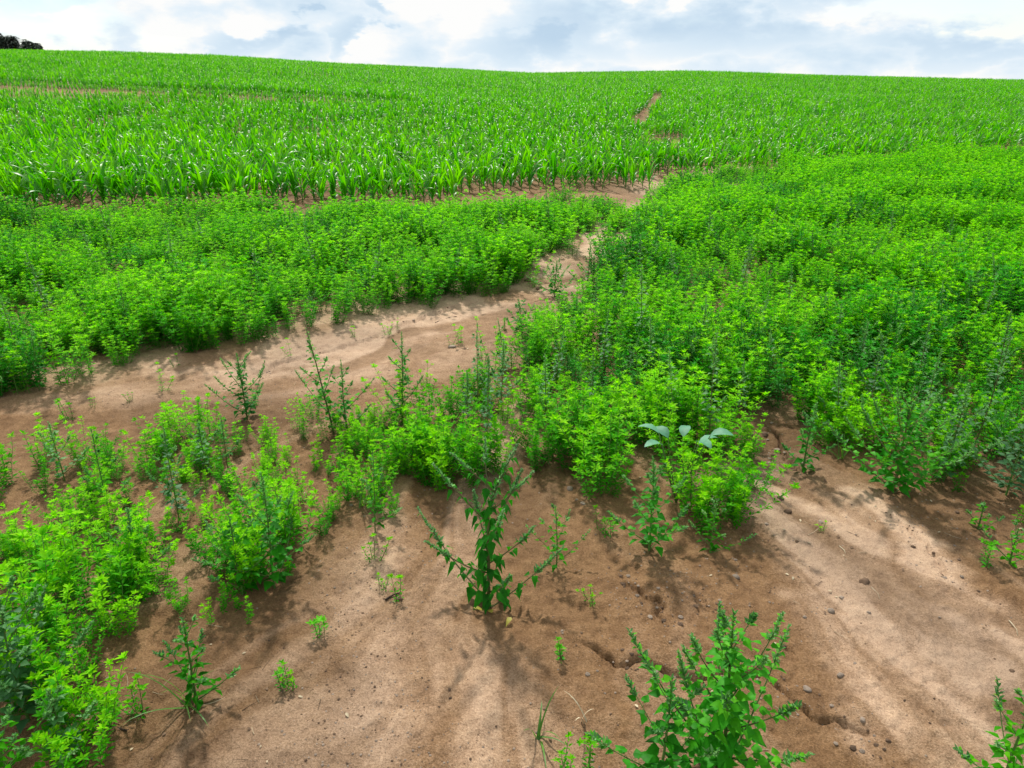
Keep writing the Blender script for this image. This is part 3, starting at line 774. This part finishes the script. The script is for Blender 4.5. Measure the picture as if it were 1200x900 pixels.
hero('goosefoot_weed', 'small spreading bushy weed on the sand at the lower rim of the track', W, 290, 492, 412, 5, rotz=1.0, nb=11, spread=.26, leafl=.042, droop=.35, bare=.05, spike=.9, stem_r=.005, dense=1.4, fol='broad')
hero('goosefoot_weed', 'thin stem weed standing below the spreading bushy weed', W, 268, 552, 486, 51, nb=4, spread=.10, leafl=.035, droop=.3, bare=.3, spike=.4, stem_r=.004, dense=.7, stem='redstem')
hero('goosefoot_weed', 'compact weed standing alone in the upper part of the track', W, 650, 342, 297, 6, rotz=.5, nb=10, spread=.26, leafl=.055, droop=.35, bare=.04, spike=.7, dense=1.2)
hero('goosefoot_weed', 'leafy weed with a raised top at the left tip of the right bed', W, 612, 400, 347, 7, nb=9, spread=.2, leafl=.055, droop=.3, bare=.1, spike=.4, dense=1.1)
hero('goosefoot_weed', 'tall leafy weed rising from the small clump on sand, lower left', W, 322, 690, 552, 8, rotz=1.3, nb=10, spread=.24, leafl=.05, droop=.35, bare=.05, spike=.8, lean=(.05, 0), fol='broad')
hero('goosefoot_weed', 'leafy weed on the left side of the small upright clump', W, 285, 700, 600, 81, rotz=1.3, nb=8, spread=.2, leafl=.042, droop=.35, bare=.05, spike=.5, fol='fine')
hero('goosefoot_weed', 'small bright green weed with grass blades at its foot, lower left sand', W, 232, 828, 718, 9, rotz=.3, nb=9, spread=.16, leafl=.042, droop=.3, bare=.06, spike=.4, fol='fine', dense=1.2, ratio=.5)
hero('goosefoot_weed', 'large grey-green mealy weed leaning in at the left border', W, 34, 846, 690, 10, rotz=2.0, nb=14, spread=.26, leafl=.046, droop=.3, bare=.06, dense=1.3, spike=1.5, fol='grey', spk='grey')
hero('goosefoot_weed', 'grey-green leaning shoot at the bottom left below the mealy weed', W, 82, 905, 820, 11, rotz=2.0, nb=6, spread=.16, leafl=.045, droop=.3, bare=.1, spike=1.0, fol='grey', lean=(.25, 0))
hero('goosefoot_weed', 'light green weed in the very bottom left corner', W, 18, 925, 840, 111, nb=9, spread=.2, leafl=.045, droop=.3, bare=.1, spike=.3, fol='fine', ratio=.5)
hero('goosefoot_weed', 'grey-tipped weed at the near end of the bright tongue, over the small rill', W, 760, 650, 535, 12, rotz=.8, nb=11, spread=.20, leafl=.048, droop=.3, bare=.04, spike=1.2, fol='broad')
hero('goosefoot_weed', 'wide bushy mealy weed at the near rim of the right bed', W, 1045, 582, 452, 13, rotz=.1, nb=18, spread=.36, leafl=.052, droop=.35, lift=.08, bare=.02, dense=1.4, spike=1.3, stem_r=.006, fol='broad', stem='redstem')
hero('goosefoot_weed', 'upright weed left of the wide bushy one, near the stony rill', W, 940, 556, 470, 14, rotz=.6, nb=9, spread=.17, leafl=.045, droop=.3, bare=.05, spike=1.0)
hero('goosefoot_weed', 'tall mealy weed at the right border of the right bed', W, 1178, 582, 468, 15, rotz=.6, nb=12, spread=.27, leafl=.05, droop=.3, bare=.05, spike=1.2, fol='grey')
hero('goosefoot_weed', 'mealy weed between the wide bushy weed and the right border', W, 1105, 566, 450, 151, rotz=.6, nb=10, spread=.24, leafl=.048, droop=.3, bare=.08, spike=1.2, fol='grey')
hero('goosefoot_weed', 'weed cut by the bottom right corner with pale toothed leaves', W, 1172, 925, 800, 16, rotz=.6, nb=10, spread=.2, leafl=.045, droop=.3, bare=.04, spike=.5, fol='fine', ratio=.55)
hero('goosefoot_weed', 'slender young weed alone on sand near the right border', W, 1145, 624, 590, 17, nb=5, spread=.08, leafl=.035, droop=.3, bare=.1, spike=.2, fol='fine', ratio=.6)
hero('goosefoot_weed', 'low ragged weed on the right border sand, half bare', W, 1182, 664, 620, 18, nb=7, spread=.14, leafl=.035, droop=.3, bare=.05, spike=.2, fol='fine', ratio=.6)
hero('goosefoot_weed', 'slim weed in the gap between the wilted weed and the bright tongue', W, 652, 668, 590, 19, nb=7, spread=.14, leafl=.036, droop=.3, bare=.12, spike=.3, fol='fine', stem_r=.003, ratio=.5)
hero('goosefoot_weed', 'slim pale weed on sand left of the wilted weed', W, 440, 628, 530, 20, nb=7, spread=.13, leafl=.036, droop=.3, bare=.12, spike=.3, fol='fine', stem_r=.003, ratio=.5)
hero('goosefoot_weed', 'small weed at the right foot of the bright tongue beside pebbles', W, 832, 650, 580, 21, nb=7, spread=.14, leafl=.034, droop=.3, bare=.05, spike=.3, fol='fine', stem_r=.003, ratio=.5)
for q, (px, py0, py1, lb) in enumerate([(75, 560, 488, 'upright grey-tipped weed at the upper rim of the lower left patch, leftmost'), (128, 600, 500, 'tall pale-tipped weed inside the lower left patch'),
                                        (210, 610, 500, 'slender mealy weed at the centre of the lower left patch'), (165, 690, 600, 'leafy mealy weed near the inner corner of the lower left patch'), (245, 560, 495, 'green pointed weed at the upper right of the lower left patch')]):
    hero('goosefoot_weed', lb, W, px, py0, py1, 300+q, nb=7, spread=.15, leafl=.038, droop=.3, bare=.15, spike=.9, fol='grey' if q % 2 == 0 else 'fine', stem_r=.0035)

# grey mealy spikes standing out of the beds
spikes = []
for k in range(6):
    s, f, kk = goosefoot(400+k, H=.46+.03*k, nb=5, spread=.13, leafl=.040, droop=.3, bare=.35, spike=1.5, stem_r=.0035)
    spikes.append([('stem', mesh_from('mealy_stem', [s], [M['redstem']])), ('foliage', mesh_from('mealy_foliage', [f]+kk, [M['grey']]*(1+len(kk))))])
def build_spikes():
    r = random.Random(9); pl = []
    cand = [(1000, 470), (960, 440), (860, 500), (820, 430), (840, 470), (1020, 500), (1060, 470), (1150, 480), (930, 380), (890, 410), (760, 460), (720, 470), (700, 450), (745, 420), (690, 400), (720, 390), (700, 340), (740, 330), (800, 340), (860, 370),
            (880, 330), (935, 320), (950, 330), (1010, 330), (1060, 340), (1100, 400), (1160, 400), (830, 300), (760, 300), (780, 280), (820, 270), (900, 290), (950, 270), (990, 300), (1120, 330), (1180, 370), (560, 520), (600, 500), (640, 500), (690, 520),
            (640, 470), (580, 540), (700, 310), (1140, 540), (1080, 530), (980, 520), (910, 455), (790, 520), (830, 540), (600, 450), (560, 480), (1050, 300), (1100, 290), (1000, 270), (850, 255), (880, 245)]
    lcand = [(245, 300), (510, 300), (560, 310), (370, 330), (440, 350), (100, 330), (50, 390), (300, 350), (150, 400), (350, 290), (600, 290), (470, 290), (200, 350), (20, 430), (120, 300), (540, 330), (400, 310), (640, 280)]
    for px, py in cand+lcand:
        x, y = flat(px+r.uniform(-14, 14), py+r.uniform(-4, 4))
        pl.append((x, y, gz(x, y), r.uniform(0, 6.28), r.gauss(0, .08), r.gauss(0, .08), r.uniform(.75, 1.12)))
    def lab(p):
        q = proj(p[0], p[1], p[2]); x, y = q[0], q[1]
        if x < 645 and y < 440: return 'thin dark-stemmed mealy weed rising above the left weed bed'
        if y > 490 and x > 860: return 'grey-green mealy weed at the near rim of the right bed'
        if y > 440: return 'grey-green spiky weed standing in the near tongue of the right bed'
        if y > 370: return 'pale grey-green spiky weed in the middle of the right bed'
        return 'pale spiky weed in the far part of the right bed'
    copies('mealy_weed', spikes, pl, 'weed', 'grey spiky weeds standing above the beds', lab)
build_spikes()

# glaucous broad-leaved plant, each large leaf a part
def glaucous():
    t = thing('broad_leaved_plant', 'pale bluish broad-leaved plant at the top of the bright weed tongue', 'plant', place(792, 592), 0)
    r = random.Random(4); st = Buf()
    for k in range(7):
        an = k*2.4+.3; d = Vector((math.cos(an), math.sin(an), 3.2)); h = .29+.035*(k % 3)
        pts = axis_pts(Vector((0, 0, 0)), d, h, 4, r, wob=.03); tube(st, pts, .003, .002, 5)
        b = Buf(); leaf(b, pts[-1], Vector((math.cos(an), math.sin(an), .75)), .115, .052, ROUND, .6+r.uniform(-.1, .2), fold=.3, droop=.5, roll=r.uniform(-.3, .3))
        obj('leaf', mesh_from('broad_leaf', [b], [M['glauc']]), t)
    obj('stem', mesh_from('broad_stem', [st], [M['stem']]), t)
glaucous()

# seedlings on the bare sand
def build_seedlings():
    r = random.Random(6)
    S = [(657, 772, .07, 'tiny dark rosette seedling on bare sand right of the wilted weed', 'broad'), (693, 710, .08, 'small pale seedling on bare sand above the dark rosette', 'fine'),
         (540, 400, .16, 'pale seedling clump in the middle of the washed track', 'fine'), (527, 404, .10, 'low part of the seedling pair on the track, left one', 'fine'), (190, 450, .16, 'thin pale seedling near the upper edge of the track, left', 'fine'),
         (78, 482, .13, 'pale seedling on the far left of the washed track', 'fine'), (208, 425, .10, 'small seedling under the left bed edge', 'fine'), (105, 470, .07, 'tiny seedling right of the far left one', 'fine'), (150, 465, .06, 'tiny flat seedling on the left part of the track', 'fine'),
         (340, 410, .12, 'seedling just below the left bed beside the crack in the track', 'fine'), (415, 388, .10, 'seedling by the crack at mid track', 'fine'), (455, 385, .11, 'seedling right of the crack at mid track', 'fine'), (465, 380, .08, 'second small seedling right of the crack', 'fine'),
         (545, 348, .07, 'small seedling under the crack upper end', 'fine'), (700, 318, .10, 'seedling on the widened upper end of the track', 'fine'), (705, 325, .12, 'seedling clump at the right side of the upper track', 'broad'), (625, 330, .09, 'seedling at the corner of the left bed by the upper track', 'fine'),
         (440, 660, .10, 'small weed left of the wilted weed', 'fine'), (465, 705, .12, 'low seedling left below the wilted weed', 'fine'), (450, 690, .08, 'tiny seedling beside the dark twig on the sand', 'fine'), (345, 810, .08, 'flat yellowish seedling group below the small clump', 'fine'),
         (330, 808, .07, 'flat seedling at the left of the yellowish group', 'broad'), (375, 745, .08, 'dark rosette beside the small clump, right side', 'broad'), (168, 838, .13, 'thin seedling on sand left of the small weed with grass blades', 'fine'), (962, 625, .05, 'tiny sprout next to the pale stone', 'fine'),
         (1155, 668, .09, 'low seedling near the right border', 'broad'), (1190, 612, .12, 'pale seedling at the right border', 'fine'), (700, 625, .10, 'seedling at the near foot of the right bed', 'fine'), (715, 632, .08, 'small rosette at the near foot of the right bed', 'broad'),
         (500, 452, .12, 'seedling at the left tip of the right bed', 'fine'), (300, 470, .12, 'seedling beside the spreading bushy weed', 'fine'), (560, 420, .1, 'seedling on the sand near the tip of the right bed', 'fine'), (590, 385, .1, 'seedling at the inner edge of the track', 'fine'),
         (690, 900, .12, 'pale yellow-green weed at the bottom edge left of the bushy weed', 'fine'), (660, 905, .10, 'low yellow-green weed at the bottom edge, centre', 'fine'), (1120, 575, .12, 'small weed at the near rim by the right border', 'fine'), (385, 610, .1, 'small weed right of the upright clump', 'fine')]
    for i, (px, py, h, lb, fm) in enumerate(S):
        s, f = fine_weed(500+i, H=h, shoots=2+i % 3, spread=.05, dens=.5, lw=min(1, max(.45, h*7))*(.8 if fm == 'fine' else 1.2))
        t = thing('seedling', lb, 'seedling', place(px, py), r.uniform(0, 6), 'seedlings on the bare sand')
        obj('stem', mesh_from('seedling_stem', [s], [M['stem']]), t); obj('foliage', mesh_from('seedling_foliage', [f], [M[fm]]), t)
build_seedlings()

# grass tufts
def grass(px, py, lb, n, ln, seed, mk='grass', flat_=.5):
    r = random.Random(seed); b = Buf()
    for k in range(n):
        an = r.uniform(0, 6.28); el = r.uniform(flat_, 1.35); hd = Vector((math.cos(an), math.sin(an), 0)); sd = Vector((-math.sin(an), math.cos(an), 0)); l_ = ln*r.uniform(.6, 1.15); w = .0035
        p = Vector((r.uniform(-.01, .01), r.uniform(-.01, .01), 0)); vs = []; fs = []
        for j in range(7):
            s = j/6; e = el-1.1*s*s; 
            if j == 6: vs.append(p.copy())
            else: vs += [p-sd*w*(1-s*.7), p+sd*w*(1-s*.7)]
            p = p+(hd*math.cos(e)+UP*math.sin(e))*(l_/6)
        for j in range(5): fs.append((2*j, 2*j+1, 2*j+3, 2*j+2))
        fs.append((10, 11, 12)); b.add(vs, fs, r.uniform(.3, .8))
    o = obj('grass_tuft', mesh_from('grass_tuft', [b], [M[mk]])); o.location = place(px, py); tag(o, lb, 'grass tuft', 'grass tufts on the sand')
grass(632, 868, 'thin green grass tuft near the bottom edge, left of the bushy weed', 7, .16, 1)
grass(684, 852, 'pale dry grass blades beside the bushy weed at the bottom', 3, .12, 2, 'straw', 1.0)
grass(222, 835, 'long flat grass blades at the foot of the small bright weed', 9, .22, 3, flat_=.3)
grass(424, 600, 'long grass blade tuft left of the wilted weed', 5, .2, 4, flat_=.8)
grass(985, 540, 'grass tuft under the upright weed near the stony rill', 8, .13, 5)
grass(862, 580, 'small grass tuft on the left bank of the stony rill', 6, .12, 6)
grass(370, 365, 'grass tuft sticking out of the left bed edge', 9, .22, 7, flat_=.9)
grass(155, 405, 'grass blades on the left bed edge, left part', 9, .22, 8, flat_=.9)

# ------------------------------------------------------------------ stones, clods, twigs, straw
def rock_mesh(seed, flatness=.6, rough=.25):
    import bmesh
    bm = bmesh.new(); bmesh.ops.create_icosphere(bm, subdivisions=3, radius=1.0); r = random.Random(seed)
    pl = [Vector((r.gauss(0, 1), r.gauss(0, 1), r.gauss(0, 1))).normalized() for _ in range(9)]; of = [r.uniform(.62, .9) for _ in pl]
    sx, sy = r.uniform(.75, 1.3), r.uniform(.7, 1.0)
    for v in bm.verts:
        c = v.co.copy()
        for p, o in zip(pl, of):
            d = c.dot(p)
            if d > o: c -= p*(d-o)*.85
        n = float(fbm(np.array([c.x*3+seed]), np.array([c.y*3+c.z*2.1]), 3, seed)[0])-.5
        c *= 1+n*rough
        v.co = Vector((c.x*sx, c.y*sy, c.z*flatness))
    me = bpy.data.meshes.new('rock'); bm.to_mesh(me); bm.free()
    me.polygons.foreach_set('use_smooth', [True]*len(me.polygons)); return me
stone_m = [rock_mesh(k+1, .55+.1*(k % 3)) for k in range(6)]
for m in stone_m: m.materials.append(M['stone'])
clod_m = [rock_mesh(k+30, .6, .7) for k in range(4)]
for m in clod_m: m.materials.append(M['clod'])
ST = [(865, 527, 9, 's', 'pale stone at the head of the stony rill, left one'), (875, 529, 7, 's', 'pale stone at the head of the stony rill, right one'), (886, 560, 8, 's', 'brownish stone on the rill bank above the pale sand'), (896, 567, 10, 's', 'largest pale stone on the rill bank, below the weeds'),
      (911, 525, 6, 's', 'whitish stone under the upright weed near the rill'), (961, 614, 5, 's', 'small white stone on the pale washed sand'), (862, 679, 8, 's', 'whitish stone left of the pale wash, by the rill edge'), (862, 655, 4, 's', 'small stone above the whitish stone by the rill edge'),
      (973, 721, 9, 's', 'grey stone half buried in the middle of the wash'), (985, 706, 5, 's', 'small flat stone above the half buried grey one'), (945, 812, 7, 's', 'pale stone beside the dark crack, lower right'), (984, 796, 6, 's', 'grey pebble up and right of the stone by the crack'),
      (1001, 781, 4, 's', 'small pebble above the grey pebble, lower right'), (1010, 845, 6, 's', 'pale stone near the bottom, right of the crack'), (942, 729, 5, 's', 'low reddish stone left of the half buried one'), (838, 590, 11, 's', 'dark grey stone on the right foot of the bright tongue'),
      (915, 587, 9, 'c', 'brown clod on the pale sand under the rill'), (922, 602, 8, 'c', 'brown clod below the first one under the rill'), (1012, 686, 12, 'c', 'dark clod with a twig in the middle of the wash'), (1016, 726, 4, 's', 'tiny grey pebble right of the half buried stone'),
      (918, 760, 6, 'c', 'flat brown clod left of centre in the wash'), (668, 577, 7, 's', 'grey stone at the near foot of the right bed'), (683, 597, 5, 's', 'small stone below the grey one at the foot of the right bed'), (676, 590, 4, 's', 'smallest of three stones at the foot of the right bed'),
      (530, 406, 8, 's', 'pale stone at the foot of the seedlings on the track'), (279, 561, 4, 's', 'white pebble under the thin stem weed, left'), (287, 558, 4, 's', 'white pebble under the thin stem weed, right'), (213, 579, 5, 's', 'reddish pebble in the lower left patch'),
      (862, 548, 7, 'c', 'dark clod on the left bank of the rill'), (880, 512, 8, 'c', 'dark clod under the weeds at the head of the rill'), (896, 508, 9, 'c', 'larger dark clod right at the head of the rill'), (905, 535, 6, 'c', 'brown clod at the right bank of the rill'),
      (1120, 604, 5, 'c', 'clod near the right rim of the wash'), (1078, 690, 3, 's', 'small pebble on the pale streak'), (933, 640, 4, 'c', 'small clod in the upper wash'), (898, 618, 4, 's', 'small grey pebble in the upper wash'), (468, 703, 8, 'c', 'brown clod at the foot of the seedling left of the wilted weed'),
      (404, 506, 5, 'c', 'clod at the foot of the tall thin weeds'), (527, 812, 4, 'c', 'tiny dark clod on the lower middle sand, upper'), (528, 822, 4, 'c', 'tiny dark clod on the lower middle sand, lower'), (620, 325, 9, 'c', 'dark clod at the corner of the left bed on the track'), (632, 332, 8, 'c', 'dark clod just below on the track corner'),
      (855, 575, 6, 's', 'pale pebble between the tongue and the wash'), (1040, 870, 6, 'c', 'clod at the end of the long crack'), (1185, 790, 6, 'c', 'dark clod near the bottom right weed'), (842, 800, 5, 's', 'small pebble beside the bushy weed')]
rs_ = random.Random(8)
for i, (px, py, sz, k, lb) in enumerate(ST):
    x, y, z = place(px, py); q = proj(x, y, z); R_ = sz*.62*q[2]/F
    me = (stone_m if k == 's' else clod_m)[i % (6 if k == 's' else 4)]
    o = obj('stone' if k == 's' else 'soil_clod', me); o.location = (x, y, z+R_*.02); o.scale = (R_,)*3; o.rotation_euler = (rs_.uniform(-.2, .2), rs_.uniform(-.2, .2), rs_.uniform(0, 6))
    tag(o, lb, 'stone' if k == 's' else 'clod', 'stones lying on the sand' if k == 's' else 'clods of soil on the sand')
def stick(a, b, r0, lb, mk, name, cat, bend=.1):
    x0, y0, z0 = place(*a); x1, y1, z1 = place(*b); P0 = Vector((0, 0, 0)); P1 = Vector((x1-x0, y1-y0, z1-z0)); s = Vector((-P1.y, P1.x, 0))*bend
    bf = Buf(); tube(bf, [P0, P0.lerp(P1, .3)+s*.6, P0.lerp(P1, .6)+s, P1], r0, r0*.6, 5)
    o = obj(name, mesh_from(name, [bf], [M[mk]])); o.location = (x0, y0, z0+r0*.8); tag(o, lb, cat)
stick((983, 642), (990, 652), .002, 'short straw pair on the pale wash', 'straw', 'straw', 'straw')
stick((1182, 728), (1192, 746), .002, 'pale straw near the right border', 'straw', 'straw', 'straw')
stick((1020, 692), (1030, 706), .0015, 'thin straw below the dark clod in the wash', 'straw', 'straw', 'straw')
stick((388, 556), (424, 584), .005, 'dark curved root lying below the tall thin weeds', 'twig', 'dry_root', 'root', .25)
stick((452, 706), (470, 698), .004, 'short dark twig by the seedling left of the wilted weed', 'twig', 'dry_twig', 'twig')
stick((1195, 452), (1165, 470), .003, 'thin twig among the weeds at the right border', 'twig', 'dry_twig', 'twig')
stick((100, 806), (150, 862), .004, 'dark twig on the sand at the lower left', 'twig', 'dry_twig', 'twig', -.15)
stick((510, 372), (535, 366), .004, 'dark twig lying on the washed track', 'twig', 'dry_twig', 'twig')

# grit
def build_grit():
    import bmesh
    vs = []
    for k in range(4):
        bm = bmesh.new(); bmesh.ops.create_icosphere(bm, subdivisions=1, radius=1.0); r = random.Random(k)
        for v in bm.verts: v.co *= r.uniform(.7, 1.15); v.co.z *= .7
        me = bpy.data.meshes.new('grit_grain'); bm.to_mesh(me); bm.free(); me.materials.append(M['clod' if k % 2 else 'stone']); vs.append(me)
    rs = np.random.RandomState(3); n = 60000
    Rr = 1.2+7*rs.uniform(0, 1, n)**1.3; T = np.radians(rs.uniform(-40, 40, n)); X = Rr*np.sin(T); Y = Rr*np.cos(T)
    den = fbm(X*2.2, Y*2.2, 4, 123); k = rs.uniform(0, 1, n) < sstep(.38, .66, den)*.9+.05
    ex, ey = [], []
    for P, dep, wid in CRACKS+[(worldline([(880, 505), (905, 535), (880, 560), (850, 590)]), 0, 0)]*2:
        for i in range(len(P)-1):
            for q in range(40): t = rs.uniform(0, 1); ex.append(P[i][0]*(1-t)+P[i+1][0]*t+rs.normal(0, .04)); ey.append(P[i][1]*(1-t)+P[i+1][1]*t+rs.normal(0, .05))
    X, Y = np.append(X[k], ex), np.append(Y[k], ey); Z, _, _ = ground_full(X, Y)
    S = .0009+.0042*rs.uniform(0, 1, len(X))**5; S[-len(ex):] *= 1+1.8*rs.uniform(0, 1, len(ex))**2
    pts = [(x, y, z, t, 0, 0, s) for x, y, z, t, s in zip(X, Y, Z, rs.uniform(0, 6, len(X)), S)]
    cover_object('grit', 'coarse grains and crumbs strewn over the sand', pts, vs)
build_grit()
def build_litter():
    r = random.Random(77); vs = []
    for k in range(5):
        b = Buf()
        if k < 3: tube(b, axis_pts(Vector((0, 0, 0)), Vector((1, 0, .05)), .03+.02*k, 4, r, wob=.15), .0009, .0005, 4)
        else: leaf(b, Vector((0, 0, .002)), Vector((1, .1, .12)), .016, .008, ROUND, .5, droop=.3)
        vs.append(mesh_from('litter_bit', [b], [M[['straw', 'twig', 'straw', 'straw', 'clod'][k]]]))
    rs = np.random.RandomState(13); n = 2600
    Rr = 1.25+8*rs.uniform(0, 1, n); T = np.radians(rs.uniform(-40, 40, n)); X = Rr*np.sin(T); Y = Rr*np.cos(T)
    den = fbm(X*1.2+4, Y*1.2, 3, 223); k = rs.uniform(0, 1, n) < sstep(.42, .7, den)*.8+.04
    X, Y = X[k], Y[k]; Z, _, _ = ground_full(X, Y)
    cover_object('plant_litter', 'bits of dry stem and dead leaf strewn thinly over the sand', [(x, y, z+.002, t, 0, 0, q) for x, y, z, t, q in zip(X, Y, Z, rs.uniform(0, 6.28, len(X)), rs.uniform(.5, 1.1, len(X)))], vs)
build_litter()

# ------------------------------------------------------------------ far wood behind the crest, upper left
def far_wood():
    r = random.Random(12); b = Buf(); tr = Buf()
    D = 420.0
    for k in range(150):
        px = r.uniform(-150, 46); d = ray(px, 46); az = math.atan2(d[0], d[1]); dist = D+r.uniform(-15, 40)
        x, y = dist*math.sin(az), dist*math.cos(az); z0 = float(hill(np.array([x]), np.array([y]))[0])
        top = 41+max(0, (px-5))*.30 + r.uniform(-2, 4)
        dd = ray(px, top); zt = CAM_H+dd[2]/math.hypot(dd[0], dd[1])*dist; H = max(4, zt-z0)
        tube(tr, [Vector((x, y, z0)), Vector((x, y, z0+H*.5)), Vector((x, y, z0+H*.95))], .3, .06, 5)
        con = r.random() < .5; n = 260
        for j in range(n):
            t = r.random()**.8; rad_ = (H*.20*(1-t)+.3) if con else H*.24*math.sin(math.pi*min(1, .15+t*.85))**.6
            an = r.uniform(0, 6.28); q = rad_*math.sqrt(r.random()); p = Vector((x+q*math.cos(an), y+q*math.sin(an), z0+H*(.15+.85*t)))
            dl = Vector((math.cos(an), math.sin(an), r.uniform(-.3, .5))); leaf(b, p, dl, r.uniform(.7, 1.5), .8, LANCE, .5, fold=.3, droop=.3)
    me = mesh_from('far_wood', [b, tr], [M['conifer'], M['twig']])
    tag(obj('far_wood', me), 'dark far-off wood behind the crest at the upper left', 'wood', kind='stuff')
far_wood()
